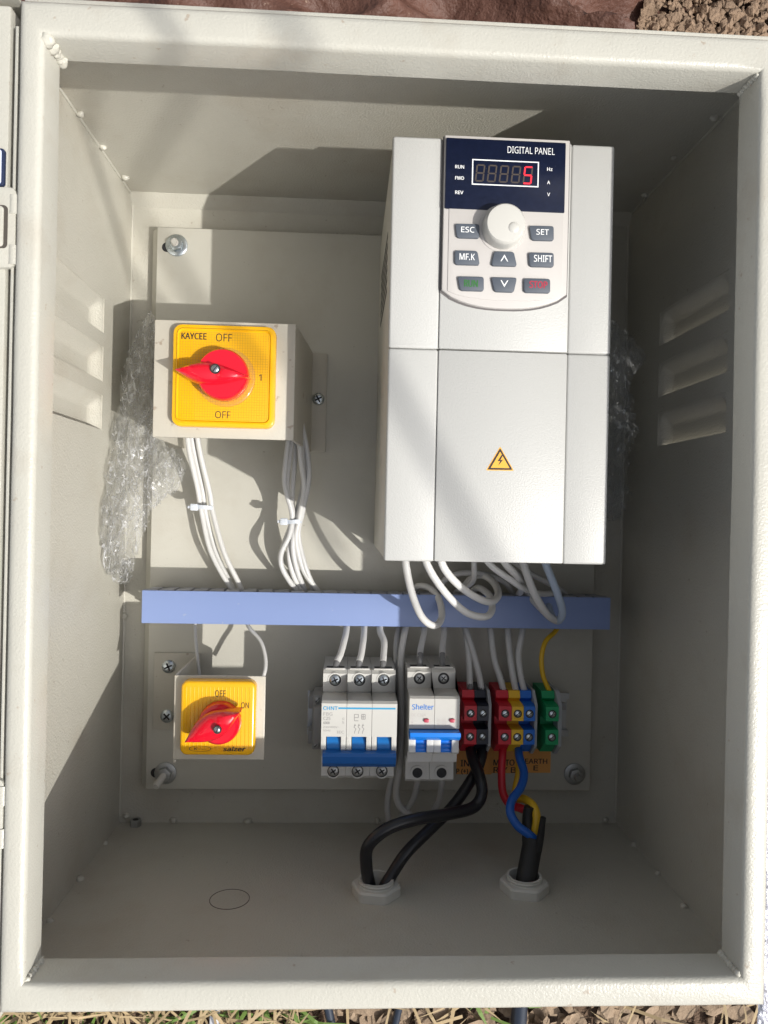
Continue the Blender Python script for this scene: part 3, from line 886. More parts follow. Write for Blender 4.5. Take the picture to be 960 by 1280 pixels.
# buttons
ZU = ZB + 1.6
def btn(q, label, m, lb, bold=.012):
    mb = MB()
    pts_ = [(PX(u, v, ZU), PY(u, v, ZU)) for u, v in q]
    mb.prism(rpoly(pts_, 1.6)[::-1], ZB - .1, ZU, 'z', .45)
    b_ = build('button', mb, M_btn, keypad)
    if isinstance(lb, tuple) and label:
        ptext(label, *lb, ZU + .06, m, b_, bold)
    return b_
def rq(u0, v0, u1, v1, dl=0, dr=0): return [(u0 + max(0, dl), v0), (u1 - max(0, dr), v0 + .8), (u1 - max(0, -dr), v1 + .8), (u0 + max(0, -dl), v1)]
btn(rq(569, 279, 599.5, 297, -2, 0), 'ESC', M_white_ink, (576.5, 283.5, 593, 290.5))
btn(rq(661.5, 281.5, 692.5, 300, -3, 0), 'SET', M_white_ink, (670.5, 286.5, 686, 293.5))
btn(rq(568.5, 312.5, 600, 330.5, 0, 3), 'MF.K', M_white_ink, (574.5, 317, 593.5, 325))
btn(rq(661, 315, 692.5, 333, -1, 0), 'SHIFT', M_white_ink, (667.5, 319, 690, 327.5))
btn(rq(572, 345, 605, 363, -3, 0), 'RUN', M_green_ink, (580.5, 350, 597, 358.5), .03)
btn(rq(655, 347.5, 688, 365.5, 0, 0), 'STOP', M_red_ink, (662, 351.5, 684, 360), .03)
def chevron(u, v, up, par):
    mb = MB(); s = 1 if up else -1
    c = P(u, v, ZU + .06)
    for sx in (-1, 1):
        q = [(c.x + sx * 2.2, c.y - s * 1.9), (c.x, c.y + s * 2.0), (c.x, c.y + s * .6), (c.x + sx * 1.6, c.y - s * 1.9)]
        q = q if sx * s < 0 else q[::-1]
        mb.add([(x, y, ZU + .06) for x, y in q], [(0, 1, 2, 3)])
    build('arrow_mark', mb, M_white_ink, par, smooth=0)
b_ = btn(rq(614, 313.5, 646.5, 332, 4, 4), '', None, 0); chevron(630.5, 322.5, True, b_)
b_ = btn(rq(614, 346, 646.5, 364.5, -4, -4), '', None, 0); chevron(630.5, 354.5, False, b_)
# warning triangle
ZW = ZV + .56
def tri(u0, v0, ua, va, ub, vb, z, m, nm, par, r=.8):
    mb = MB(); pts_ = [(PX(u, v, z), PY(u, v, z)) for u, v in ((u0, v0), (ua, va), (ub, vb))]
    pts_ = rpoly(pts_, r)
    mb.add([(x, y, z) for x, y in pts_], [tuple(range(len(pts_)))]); return build(nm, mb, m, par, smooth=0)
ws = tri(625.2, 558, 642.5, 588.5, 607.5, 588, ZW, M_orange, 'warning_sticker', VF)
tri(625.2, 560, 640.8, 587.4, 609.2, 587, ZW + .05, M_black_ink, 'sticker_border', ws)
tri(625.2, 564.6, 637, 585.2, 613.4, 584.8, ZW + .10, M_orange, 'sticker_field', ws, .3)
mb = MB()
bolt = [(627, 568.5), (622, 576.5), (625.2, 576.3), (622.8, 582), (628.8, 574.8), (625.6, 575), (628.6, 569.2)]
mb.add([tuple(P(u, v, ZW + .15)) for u, v in bolt], [(0, 1, 5, 6), (1, 2, 5), (2, 3, 4, 5)])
build('lightning_bolt', mb, M_black_ink, ws, smooth=0)

# ------------------------------------------------------------------ cable duct
ZT = 53.0
dx0 = PX(177, 763, ZT); dx1 = PX(763, 763, ZT); dy1 = PY(470, 742.5, ZT); dy0 = PY(470, 783, ZT)
DU = thing('cable_duct', 'long blue lidded cable duct with slotted sides running across the plate', 'cable duct', ((dx0 + dx1) / 2, (dy0 + dy1) / 2, ZP))
mb = MB()
mb.box(dx0, dx1, dy0, dy1, ZT - 1.6, ZT, .4);  mb.box(dx0, dx1, dy0, dy0 + 1.3, ZT - 6, ZT - 1.5)
build('lid', mb, M_duct, DU)
mb = MB()
mb.box(dx0, dx1, dy0 + 1.6, dy1 - 1.6, ZP + .1, ZP + 1.6)
mb.box(dx0, dx1, dy1 - 3, dy1 - 1.6, ZP + .1, ZP + 12); mb.box(dx0, dx1, dy0 + 1.6, dy0 + 3, ZP + .1, ZP + 12)
build('trough', mb, M_ductb, DU)
nfing = 29; pitch = (dx1 - dx0) / nfing
first = None
for side in (0, 1):
    for k in range(nfing):
        if first is None:
            mb = MB(); mb.box(dx0 + 1.4, dx0 + pitch - 3.2, dy1 - 2.2, dy1 - .2, ZP + 10, ZT - 1.7)
            mb.box(dx0 + .3, dx0 + pitch - 1.6, dy1 - 2.6, dy1 + .5, ZT - 8, ZT - 2.0)
            first = build('finger', mb, M_ductb, DU, smooth=0)
        else:
            copy_part(first, DU, (k * pitch, -side * (dy1 - dy0 - 4.6), 0))

# ------------------------------------------------------------------ DIN rail
rc = PY(540, 893, 25)
DR = thing('din_rail', 'zinc mounting rail behind the breakers and coloured terminals', 'rail', (30, rc, ZP))
rx0, rx1 = PX(384, 893, 25), PX(712, 893, 25)
mb = MB()
pr = [(rc - 17.5, 22), (rc - 17.5, 23), (rc - 12.5, 23), (rc - 12.5, 16.1), (rc + 12.5, 16.1), (rc + 12.5, 23), (rc + 17.5, 23), (rc + 17.5, 22), (rc + 13.5, 22), (rc + 13.5, ZP + .1), (rc - 13.5, ZP + .1), (rc - 13.5, 22)]
mb.prism(pr, rx0, rx1, 'x'); build('rail', mb, M_rail, DR)
for k in range(9):
    mb = MB(); x = rx0 + 12 + k * 22; mb.prism(rrect(x - 6, x + 6, rc - 2.6, rc + 2.6, 2.5), 16.12, 16.15); build('slot', mb, M_dark, DR)
# end stop at the left of the rail
ES = thing('end_stop', 'grey plastic end stop with small screws, beside the three pole breaker', 'rail clamp', (PX(395, 888, 40), rc, ZP))
mb = MB(); ex0, ex1 = PX(390, 888, 58), PX(404, 888, 58)
mb.box(ex0, ex1, rc - 21, rc + 21, 22.6, 50, 1.5); mb.box(ex0 + 1, ex1, rc - 14, rc + 14, 50, 60, 1.5)
mb.box(ex0 - 3.5, ex0 + 1, rc + 8, rc + 18, 25, 42, 1); mb.box(ex0 - 3.5, ex0 + 1, rc - 19, rc - 9, 25, 42, 1)
build('clamp_body', mb, M_stop, ES)
for yy, zz in ((rc + 17, 50), (rc - 17, 50)):
    put_screw((ex0 + 3.6, yy, zz), 2.3, ES, M_zincd, 'slot', .8, 1.2)

# ------------------------------------------------------------------ breakers
ZN = 104.0; ZTM = 81.0
def breaker(u0, u1, np_, vt, vb, label, kind, ntop, nbot):
    x0, x1 = PX(u0, 900, ZN), PX(u1, 900, ZN)
    pw = (x1 - x0) / np_
    yt = PY(450, vt, ZTM); yb = PY(450, vb, ZTM); ynt = PY(450, ntop, ZN); ynb = PY(450, nbot, ZN)
    B = thing('circuit_breaker', label, 'circuit breaker', ((x0 + x1) / 2, (yt + yb) / 2, 24), 'circuit breakers on the rail')
    return B, x0, x1, pw, yt, yb, ynt, ynb
def module(B, xa, xb, yt, yb, ynt, ynb, m, ycut=None, zcut=None):
    # side outline of one pole (y, z)
    prof = [(yt, 30), (yt, ZTM - 3), (yt - 2.5, ZTM), (yt - 15, ZTM), (yt - 18, ZTM - 1.5), (ynt + .6, ZTM - 1.5), (ynt, ZN - 2), (ynt - 1.5, ZN)]
    if ycut is None:
        prof += [(ynb + 1.5, ZN), (ynb, ZN - 2)]
    else:
        prof += [(ycut, ZN), (ycut, zcut), (ynb, zcut)]
    prof += [(ynb, ZTM - 1.5), (yb + 2.5, ZTM), (yb, ZTM - 3), (yb, 30), (yb + 8, 26), (yt - 8, 26)]
    mb = MB(); mb.prism(prof[::-1], xa + .12, xb - .12, 'x', .0)
    return build('pole_module', mb, m, B, smooth=25)

# three pole breaker
B, x0, x1, pw, yt, yb, ynt, ynb = breaker(401.5, 496.5, 3, 838, 974, 'white three pole circuit breaker with a shade-darkened blue lever bar pushed down', 1, 877, 959)
ycut = PY(450, 921, ZN)
for k in range(3):
    xa, xb = x0 + k * pw, x0 + (k + 1) * pw
    module(B, xa, xb, yt, yb, ynt, ynb, M_mcbw, ycut, ZN - 13)
    xc = (xa + xb) / 2
    # cheeks at either side of the lever slot
    for s in (-1, 1):
        cx = xc + s * (pw / 2 - 1.9)
        mb = MB(); pr = [(ycut + .05, ZN - 12), (ycut + .05, ZN - .2), (ycut - 8, ZN + 1.2), (ycut - 13, ZN - 2), (ycut - 14, ZN - 12)]
        mb.prism(pr[::-1], cx - 1.7, cx + 1.7, 'x', .4); build('slot_cheek', mb, M_mcbw, B, smooth=30)
    mb = MB()
    mb.lathe([(11.5, 0), (11.5, pw - 8.2)], (xc - pw / 2 + 4.1, ycut - 8, ZN - 12.5), (1, 0, 0), 28)
    build('lever', mb, M_tog1b, B, smooth=40)
    # upper clamp: wire pocket and screw
    c = P(417 + k * 31.3, 850, ZTM)
    mb = MB(); mb.lathe([(5.3, -4), (5.3, .3), (4.3, .3), (4.3, -4)], (xc, c.y, ZTM), seg=24, capped=False); build('screw_collar', mb, M_mcbw, B)
    mb = MB(); mb.cyl((xc, c.y, ZTM - .1), 4.3, .2, seg=24); build('screw_well', mb, M_dark, B)
    put_screw((xc, c.y, ZTM - .9), 3.9, B, M_zinc, 'cross', random.uniform(.3, 1.2), 1.7)
    c2 = P(417 + k * 31.3, 964, ZTM)
    mb = MB(); mb.lathe([(5.3, -4), (5.3, .3), (4.3, .3), (4.3, -4)], (xc, c2.y, ZTM), seg=24, capped=False); build('screw_collar', mb, M_mcbw, B)
    mb = MB(); mb.cyl((xc, c2.y, ZTM - .1), 4.3, .2, seg=24); build('screw_well', mb, M_dark, B)
    put_screw((xc, c2.y, ZTM - .9), 3.9, B, M_zincd, 'cross', .6, 1.7)
    mb = MB(); mb.box(xc - 6.5, xc + 6.5, yt - .05, yt + .12, ZTM - 14, ZTM - 3.2); build('wire_pocket', mb, M_dark, B)
    mb = MB(); mb.box(xc - 7.2, xc + 7.2, yt + .05, yt + 1.2, ZTM - 3.4, ZTM - 1.2, .3); build('pocket_hood', mb, M_mcbg, B)
yb0, yb1 = PY(450, 941.5, ZN + 7), PY(450, 961.5, ZN + 7)
mb = MB()
pr = [(yb0, ZN - 1), (yb0 - .5, ZN + 6), (yb0 - 2.5, ZN + 7.5), (yb1 + 3.5, ZN + 6.2), (yb1, ZN + 2), (yb1 + .5, ZN - 4), (yb0 - 3, ZN - 4)]
mb.prism(pr[::-1], x0 + 1.5, x1 - .6, 'x', .5); build('lever_bar', mb, M_tog1, B, smooth=25)
zt_ = ZN + .08
ptext('CHNT', 404, 883, 422, 887.5, zt_, M_cyan_ink, B, .03)
a = P(423, 885.3, zt_); b = P(494.5, 885, zt_)
mb = MB(); mb.add([(a.x, a.y - .6, zt_), (b.x, a.y - .6, zt_), (b.x, a.y + .6, zt_), (a.x, a.y + .6, zt_)], [(0, 1, 2, 3)]); build('brand_stripe', mb, M_cyan_ink, B, smooth=0)
ptext('FBG', 404.3, 890.5, 415.5, 894.5, zt_, M_grey_ink, B, .006)
ptext('C25', 404.3, 896, 413, 900, zt_, M_grey_ink, B, .01)
ptext('6000', 404.3, 902, 412, 905.2, zt_, M_grey_ink, B, .02)
ptext('230/400V~', 404, 907.7, 424, 910, zt_, M_grey_ink, B, .004)
ptext('50Hz', 404, 912, 413, 914.2, zt_, M_grey_ink, B, .004)
ptext('IEC', 421, 913.5, 430, 916.8, zt_, M_grey_ink, B, .004)
c = P(429, 901, zt_); text('3P 25', c.x, c.y, zt_, 4.4, 1.3, M_grey_ink, B, .004, rot=math.pi / 2)
mb = MB()                                   # circuit diagram print
def ln(a, b, t=.22):
    A, Bp = P(*a, zt_), P(*b, zt_); d = (Bp - A).normalized(); nn = Vector((-d.y, d.x, 0)) * t
    mb.add([tuple(A + nn), tuple(Bp + nn), tuple(Bp - nn), tuple(A - nn)], [(0, 1, 2, 3)])
for k in range(3):
    u = 444 + k * 5
    for s in (((u, 905), (u - 1.5, 909)), ((u - 1.5, 909), (u + 1, 911)), ((u + 1, 911), (u - .5, 914)), ((u - .5, 914), (u - 1, 917))): ln(*s)
    ln((u - 1, 907), (u + 1, 907))
for s in (((443, 893), (448, 893)), ((443, 893), (443, 901)), ((448, 893), (448, 897)), ((443, 897), (448, 897)), ((443, 901), (448, 901)), ((452, 893), (456.5, 893)), ((452, 893), (452, 899)), ((456.5, 893), (456.5, 899)), ((452, 896), (456.5, 896)), ((454, 893), (454, 899)), ((452, 899), (456.5, 899))): ln(*s)
build('circuit_print', mb, M_grey_ink, B, smooth=0)

# two pole breaker
B, x0, x1, pw, yt, yb, ynt, ynb = breaker(511.5, 574.5, 2, 835, 978, 'white two pole circuit breaker with a bright blue raised lever and two red indicators', 2, 870, 957)
ycut = PY(540, 911, ZN)
for k in range(2):
    xa, xb = x0 + k * pw, x0 + (k + 1) * pw
    module(B, xa, xb, yt, yb, ynt, ynb, M_mcbg, ycut, ZN - 9)
    xc = (xa + xb) / 2
    for s in (-1, 1):
        cx = xc + s * (pw / 2 - 2.5)
        ylo = PY(540, 943, ZN)
        mb = MB(); pr = [(ycut - 6, ZN - 9), (ycut - 6, ZN - .5), (ylo + 1.5, ZN), (ylo, ZN - 1.5), (ylo - .5, ZN - 9)]
        mb.prism(pr[::-1], cx - 2.4, cx + 2.4, 'x', .4); build('slot_cheek', mb, M_mcbw, B, smooth=30)
    ylo = PY(540, 943.5, ZN)
    mb = MB()
    for q in range(4):
        yy = ycut - 6 - q * (ycut - 6 - ylo) / 4
        mb.box(xc - 4.6, xc + 4.6, yy - (ycut - 6 - ylo) / 4 + .15, yy, ZN - 8.9, ZN - 2.5 - q * .8 + (q % 2) * .3, .3)
    build('lever', mb, M_tog2, B, smooth=25)
    c = P(525 + k * 31.5, 848, ZTM)
    mb = MB(); mb.lathe([(5.2, -4), (5.2, .3), (4.2, .3), (4.2, -4)], (xc, c.y, ZTM), seg=24, capped=False); build('screw_collar', mb, M_mcbg, B)
    mb = MB(); mb.cyl((xc, c.y, ZTM - .1), 4.2, .2, seg=24); build('screw_well', mb, M_dark, B)
    put_screw((xc, c.y, ZTM - .9), 3.2, B, M_zincd, 'cross', .9, 1.3)
    c2 = P(525 + k * 30.5, 966, ZTM)
    mb = MB(); mb.lathe([(5.2, -4), (5.2, .3), (3.7, .3), (3.7, -4)], (xc, c2.y, ZTM), seg=24, capped=False); build('screw_collar', mb, M_mcbg, B)
    mb = MB(); mb.cyl((xc, c2.y, ZTM - .1), 3.7, .2, seg=24); build('screw_well', mb, M_dark, B)
    put_screw((xc, c2.y, ZTM - .9), 2.6, B, M_dark, 'cross', .9, 1.2)
    mb = MB(); mb.box(xc - 6, xc + 6, yt - .05, yt + .12, ZTM - 14, ZTM - 3.2); build('wire_pocket', mb, M_dark, B)
    mb = MB(); mb.box(xc - 7, xc + 7, yt + .05, yt + 1.2, ZTM - 3.4, ZTM - 1.2, .3); build('pocket_hood', mb, M_mcbg, B)
    ci = P(533 + k * 32.2, 900.5, ZN)
    mb = MB(); mb.prism(rrect(ci.x - 1.9, ci.x + 1.9, ci.y - 1.3, ci.y + 1.3, 1.1), ZN - .5, ZN + 1.4, 'z', .5); build('indicator', mb, M_ind, B)
y0_, y1_ = PY(540, 927, ZN + 6), PY(540, 916, ZN + 8)
mb = MB()
pr = [(ycut - .6, ZN - 3), (y1_, ZN + 8.5), (y1_ - 2.6, ZN + 9), (y0_ + .8, ZN + 5), (y0_, ZN + 2), (y0_, ZN - 4)]
mb.prism(pr[::-1], x0 + .2, x1 - .2, 'x', .5); build('lever_bar', mb, M_tog2, B, smooth=25)
mb = MB(); mb.prism([(ycut, ZN - 3), (ycut - .2, ZN - .6), (ycut - 4.5, ZN - .6), (ycut - 4.5, ZN - 3)][::-1], x0 + .3, x1 - 2.5, 'x'); build('lever_recess_shade', mb, M_dark, B)  # dark strip painting in the shade above the lever bar
zt_ = ZN + .08
ptext('Shelter', 515.3, 880.3, 542, 887, zt_, M_blue_ink, B, .02)
ptext('DC C32A', 514.5, 892, 532.5, 895.5, zt_, M_faint_ink, B, .0)
mb = MB(); ln((515.3, 897.5), (515.3, 909.5), .12); ln((514.4, 903), (516.2, 903), .3)
for k in range(6): ln((546.5, 899 + k * 1.7), (550, 899 + k * 1.7), .14); ln((552, 899 + k * 1.7), (558, 899 + k * 1.7), .1)
build('circuit_print', mb, M_faint_ink, B, smooth=0)

# ------------------------------------------------------------------ terminal blocks
ZR = 66.0
def terminal(u0, u1, m, label, name='terminal_block'):
    x0, x1 = PX(u0, 905, ZR), PX(u1, 905, ZR)
    y = lambda v, z: PY(620, v, z)
    t = thing(name, label, 'terminal block', ((x0 + x1) / 2, rc, 23), 'coloured terminal blocks on the rail')
    yt, yb = y(863, 52), y(940, 52)
    ysa, ysb = y(883, ZR), y(901, ZR); ysc, ysd = y(912, ZR), y(930.5, ZR)
    prof = [(yt, 24), (yt, 52), (y(872, 54), 54), (y(872, 54) - 2.5, 51), (ysa + 1, ZR - 4), (ysa, ZR), (ysb, ZR), (ysb, ZR - 16), (ysc, ZR - 16), (ysc, ZR), (ysd, ZR), (ysd - 1, ZR - 5), (yb + 2, 52), (yb, 50), (yb, 24)]
    mb = MB(); mb.prism(prof[::-1], x0 + .15, x1 - .15, 'x', .0); build('housing', mb, m, t, smooth=25)
    xc = (x0 + x1) / 2
    for yy in ((ysa + ysb) / 2, (ysc + ysd) / 2):
        mb = MB(); mb.cyl((xc, yy, ZR - .1), 3.1, .16, seg=20); build('screw_well', mb, M_dark, t)
        put_screw((xc, yy, ZR - .6), 2.5, t, M_zinc, 'slot', random.uniform(.3, 1.0), 1.3)
    return x0, x1, yt, yb
terminal(580, 596, M_tred, 'red terminal block next to the black one, beside the two pole breaker')
X = terminal(596, 611, M_tblk, 'black terminal block with the thick black cable below it')
def endplate(xa, w_, label, tall=1.0):
    mb = MB(); yt, yb = X[2], X[3]
    mb.prism([(yt + 1, 24), (yt + 1, 54), (yt - 8, ZR - 3), (yb + 8, ZR - 3), (yb - 1, 52), (yb - 1, 24)][::-1], xa + .2, xa + w_, 'x', .3)
    tag(build('end_plate', mb, M_tgry, smooth=25), label, 'end plate', 'thin grey end plates between terminals')
endplate(X[1], 2.4, 'thin grey end plate on the right side of the black terminal block')
terminal(623, 639.5, M_tred, 'red terminal block next to the yellow one, feeding the red wire below')
terminal(639.5, 654.5, M_tyel, 'yellow terminal block between the red and blue ones')
X = terminal(654.5, 669, M_tblu, 'blue terminal block right of the yellow one')
endplate(X[1], 2.4, 'thin grey end plate on the right side of the blue terminal block')
X = terminal(682, 698.5, M_tgrn, 'green earth terminal block at the right end of the row')
endplate(X[1], 3.2, 'thin grey end plate on the right side of the green terminal block')
ES2 = thing('end_stop', 'dark metal end clamp at the far right of the rail behind the green terminal', 'rail clamp', (X[1] + 6, rc, ZP))
mb = MB(); mb.box(X[1] + 3.6, X[1] + 9, rc - 16, rc + 16, 23.2, 44, 1.2); mb.box(X[1] + 3.6, X[1] + 11, rc + 10, rc + 16, 44, 48, 1); build('clamp_body', mb, M_stop, ES2)
put_screw((X[1] + 6.4, rc - 8, 44), 2.3, ES2, M_zincd, 'slot', .8, 1.2)

# orange marking stickers on the plate
def sticker(u0, u1, v0, v1, rows, label):
    a, b = P(u0, v0, ZP + .12), P(u1, v1, ZP + .12)
    mb = MB(); mb.box(a.x, b.x, b.y, a.y, ZP + .03, ZP + .14)
    s = build('marking_sticker', mb, M_sticker, smooth=0); tag(s, label, 'sticker', 'orange marking stickers under the terminals')
    for body_, r in rows: ptext(body_, *r, ZP + .2, M_black_ink, s, .02)
sticker(571, 614.5, 934, 968, (('INPUT', (576, 950, 607, 958)), ('P (+)', (570.5, 961, 585, 968)), ('(-)', (596, 961, 605, 968))), 'orange sticker reading INPUT, behind the crossed black cables')
sticker(614.8, 652.5, 936, 966.5, (('MOTOR', (617, 949.5, 649, 957)), ('R Y B', (617, 959, 645, 966)),), 'orange sticker reading MOTOR R Y B, behind the red wire')
sticker(652.8, 688, 936, 966, (('EARTH', (656.5, 948.5, 684, 954.5)), ('E', (667, 957, 672.5, 963))), 'orange sticker reading EARTH, below the green terminal')

# ------------------------------------------------------------------ wires
def wire(name, label, m, r, pts, group=None, ferrule=None, cat='wire'):
    w_ = [P(*p) for p in pts]
    mb = MB(); mb.tube(w_, r, 10, 7)
    if ferrule:
        o = thing(name, label, cat, w_[-1], group)
        build('insulation', mb, m, o, smooth=70)
        mb = MB(); f = [P(*p) for p in ferrule]; mb.tube(f, r * .92, 10, 4); build('ferrule', mb, M_ferrule, o, smooth=70)
    else:
        o = build(name, mb, m, smooth=70, org=w_[-1]); tag(o, label, cat, group)
    return o
G1 = 'white wires from the large switch to the duct'
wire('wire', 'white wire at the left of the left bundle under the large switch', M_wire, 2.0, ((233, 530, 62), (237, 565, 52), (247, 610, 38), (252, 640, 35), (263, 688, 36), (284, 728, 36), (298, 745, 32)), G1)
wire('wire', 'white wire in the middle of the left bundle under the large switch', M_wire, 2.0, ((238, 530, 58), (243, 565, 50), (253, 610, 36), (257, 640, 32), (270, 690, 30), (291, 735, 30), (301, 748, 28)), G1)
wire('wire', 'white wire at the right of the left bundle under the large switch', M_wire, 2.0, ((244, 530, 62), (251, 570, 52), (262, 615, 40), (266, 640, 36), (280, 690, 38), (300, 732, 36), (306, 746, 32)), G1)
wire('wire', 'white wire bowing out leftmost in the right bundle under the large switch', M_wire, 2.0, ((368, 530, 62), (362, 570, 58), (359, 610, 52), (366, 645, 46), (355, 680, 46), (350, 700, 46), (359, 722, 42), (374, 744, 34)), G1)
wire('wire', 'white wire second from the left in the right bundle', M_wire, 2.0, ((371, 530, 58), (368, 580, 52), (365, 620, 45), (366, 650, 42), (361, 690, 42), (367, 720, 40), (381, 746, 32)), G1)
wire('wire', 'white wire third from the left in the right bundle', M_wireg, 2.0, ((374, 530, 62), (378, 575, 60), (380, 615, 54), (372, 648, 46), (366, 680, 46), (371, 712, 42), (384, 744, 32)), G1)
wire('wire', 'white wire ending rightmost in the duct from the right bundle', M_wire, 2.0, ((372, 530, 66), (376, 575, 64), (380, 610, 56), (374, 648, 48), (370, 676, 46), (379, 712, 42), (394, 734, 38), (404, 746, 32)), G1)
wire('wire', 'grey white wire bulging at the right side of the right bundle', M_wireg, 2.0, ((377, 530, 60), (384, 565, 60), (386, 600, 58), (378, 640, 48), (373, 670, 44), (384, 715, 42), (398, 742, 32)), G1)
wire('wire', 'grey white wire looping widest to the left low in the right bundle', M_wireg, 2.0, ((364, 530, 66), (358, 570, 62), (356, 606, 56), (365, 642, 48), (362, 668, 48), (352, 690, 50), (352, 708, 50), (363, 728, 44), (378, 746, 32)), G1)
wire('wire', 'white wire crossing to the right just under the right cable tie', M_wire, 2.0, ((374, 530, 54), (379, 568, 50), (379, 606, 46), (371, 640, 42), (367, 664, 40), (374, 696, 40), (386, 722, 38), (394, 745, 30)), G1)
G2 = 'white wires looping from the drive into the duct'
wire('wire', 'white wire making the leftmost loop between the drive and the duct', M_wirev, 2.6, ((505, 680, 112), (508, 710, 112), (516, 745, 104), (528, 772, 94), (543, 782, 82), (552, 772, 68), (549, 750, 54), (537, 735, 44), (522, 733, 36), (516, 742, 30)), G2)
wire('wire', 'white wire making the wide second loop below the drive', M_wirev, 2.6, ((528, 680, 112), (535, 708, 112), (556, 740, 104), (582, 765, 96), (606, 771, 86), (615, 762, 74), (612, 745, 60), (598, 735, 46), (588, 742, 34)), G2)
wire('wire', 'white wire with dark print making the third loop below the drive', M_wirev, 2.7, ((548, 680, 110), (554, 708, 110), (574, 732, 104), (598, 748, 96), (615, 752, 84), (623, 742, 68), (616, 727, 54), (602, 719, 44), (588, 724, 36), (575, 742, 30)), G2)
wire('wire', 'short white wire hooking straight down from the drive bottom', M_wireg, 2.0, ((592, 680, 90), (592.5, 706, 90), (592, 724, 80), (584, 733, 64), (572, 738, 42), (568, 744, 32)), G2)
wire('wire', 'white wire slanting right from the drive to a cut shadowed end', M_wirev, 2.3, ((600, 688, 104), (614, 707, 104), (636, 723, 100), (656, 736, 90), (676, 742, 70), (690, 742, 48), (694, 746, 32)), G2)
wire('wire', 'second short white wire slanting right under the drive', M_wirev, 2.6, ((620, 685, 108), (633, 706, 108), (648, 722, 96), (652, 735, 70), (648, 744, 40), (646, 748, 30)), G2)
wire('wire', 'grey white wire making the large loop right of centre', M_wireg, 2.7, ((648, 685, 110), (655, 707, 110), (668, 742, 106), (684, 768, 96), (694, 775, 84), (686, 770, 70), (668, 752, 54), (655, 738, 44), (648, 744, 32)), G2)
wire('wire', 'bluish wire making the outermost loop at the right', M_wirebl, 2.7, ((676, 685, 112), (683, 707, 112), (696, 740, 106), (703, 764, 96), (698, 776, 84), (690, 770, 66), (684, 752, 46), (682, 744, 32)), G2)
wire('wire', 'grey wire arching low behind the white loops above the duct', M_wireg, 2.3, ((642, 742, 34), (630, 727, 40), (606, 718, 46), (580, 716, 50), (560, 722, 46), (548, 735, 36), (545, 745, 28)), G2)
wire('wire', 'grey wire bending behind the bluish loop near the right end of the duct', M_wireg, 2.2, ((640, 700, 60), (662, 716, 56), (684, 728, 50), (702, 738, 40), (708, 746, 30)), G2)
# leads of the breakers
G3 = 'short leads from the duct to the three pole breaker'
for (u0, u1, u2, lab) in ((434, 430, 421, 'left'), (456, 454, 449, 'middle'), (476, 480, 479, 'right')):
    wire('wire', 'short white lead entering the %s pole of the three pole breaker' % lab, M_wire, 2.5,
         ((u0, 770, 38), (u0 - 1, 788, 52), (u1, 802, 62), ((u1 + u2) / 2 , 818, 70), (u2, 827, 74)), G3, ((((u1 + u2) / 2), 820, 70.5), (u2, 828, 74), (u2 - 1, 837, 76)))
wire('wire', 'grey white lead entering the left pole of the two pole breaker', M_wireg, 2.4, ((529, 770, 36), (530, 790, 50), (526, 810, 62), (525, 822, 70)), None, ((525.5, 817, 68), (525, 826, 72), (525, 836, 75)))
wire('wire', 'grey white lead entering the right pole of the two pole breaker', M_wireg, 2.4, ((554, 770, 36), (555, 790, 50), (553, 810, 62), (553, 822, 70)), None, ((553, 817, 68), (553, 826, 72), (553, 836, 75)))
G4 = 'wires passing down between the two breakers'
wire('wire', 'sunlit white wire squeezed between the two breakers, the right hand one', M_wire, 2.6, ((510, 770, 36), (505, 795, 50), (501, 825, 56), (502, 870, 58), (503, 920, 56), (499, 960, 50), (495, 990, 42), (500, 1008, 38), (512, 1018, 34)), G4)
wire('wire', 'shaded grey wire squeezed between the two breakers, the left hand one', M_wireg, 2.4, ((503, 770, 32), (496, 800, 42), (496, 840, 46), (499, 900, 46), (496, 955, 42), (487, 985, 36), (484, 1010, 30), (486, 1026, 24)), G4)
wire('wire', 'grey wire leaving the left bottom clamp of the two pole breaker', M_wireg, 2.3, ((523, 960, 60), (521, 982, 54), (516, 1000, 42), (508, 1012, 32), (500, 1022, 22)))
wire('wire', 'grey wire leaving the right bottom clamp of the two pole breaker', M_wireg, 2.3, ((553, 960, 60), (552, 982, 54), (549, 1000, 42), (543, 1012, 30), (540, 1024, 20)))
# leads of the terminals
G5 = 'grey white leads from the duct to the terminals'
for lab, pts in (('grey white lead entering the red terminal beside the two pole breaker', ((580, 770, 34), (583, 795, 42), (586, 825, 46), (587, 850, 48), (588, 872, 46))),
                 ('grey white lead with dark print entering the black terminal', ((576, 770, 34), (585, 795, 44), (594, 825, 48), (600, 850, 49), (603, 872, 46))),
                 ('grey white lead entering the red terminal left of the yellow one', ((612, 770, 34), (614, 795, 42), (618, 825, 46), (626, 850, 49), (631, 872, 46))),
                 ('grey white lead entering the yellow terminal', ((634, 770, 34), (635, 795, 42), (638, 825, 47), (642, 850, 49), (647, 872, 46))),
                 ('grey white lead entering the blue terminal', ((656, 770, 34), (652, 795, 42), (648, 820, 46), (652, 850, 49), (658, 872, 46)))):
    wire('wire', lab, M_wireg, 2.5, pts, G5, (pts[3][:2] + (pts[3][2],), pts[4]) if False else ((pts[3][0], pts[3][1] - 2, pts[3][2]), (pts[3][0] * .5 + pts[4][0] * .5, 862, 48), pts[4]))
wire('wire', 'thin yellow earth wire curving down to the green terminal', M_wyel, 1.9, ((702, 772, 34), (695, 788, 40), (682, 802, 46), (677, 822, 50), (679, 845, 50), (686, 862, 49), (690, 874, 46)))
wire('wire', 'thin white wire hanging straight from the duct behind the small switch', M_wire, 1.3, ((244, 772, 30), (244, 790, 34), (246, 815, 40), (250, 850, 46)), 'thin wires to the small switch')
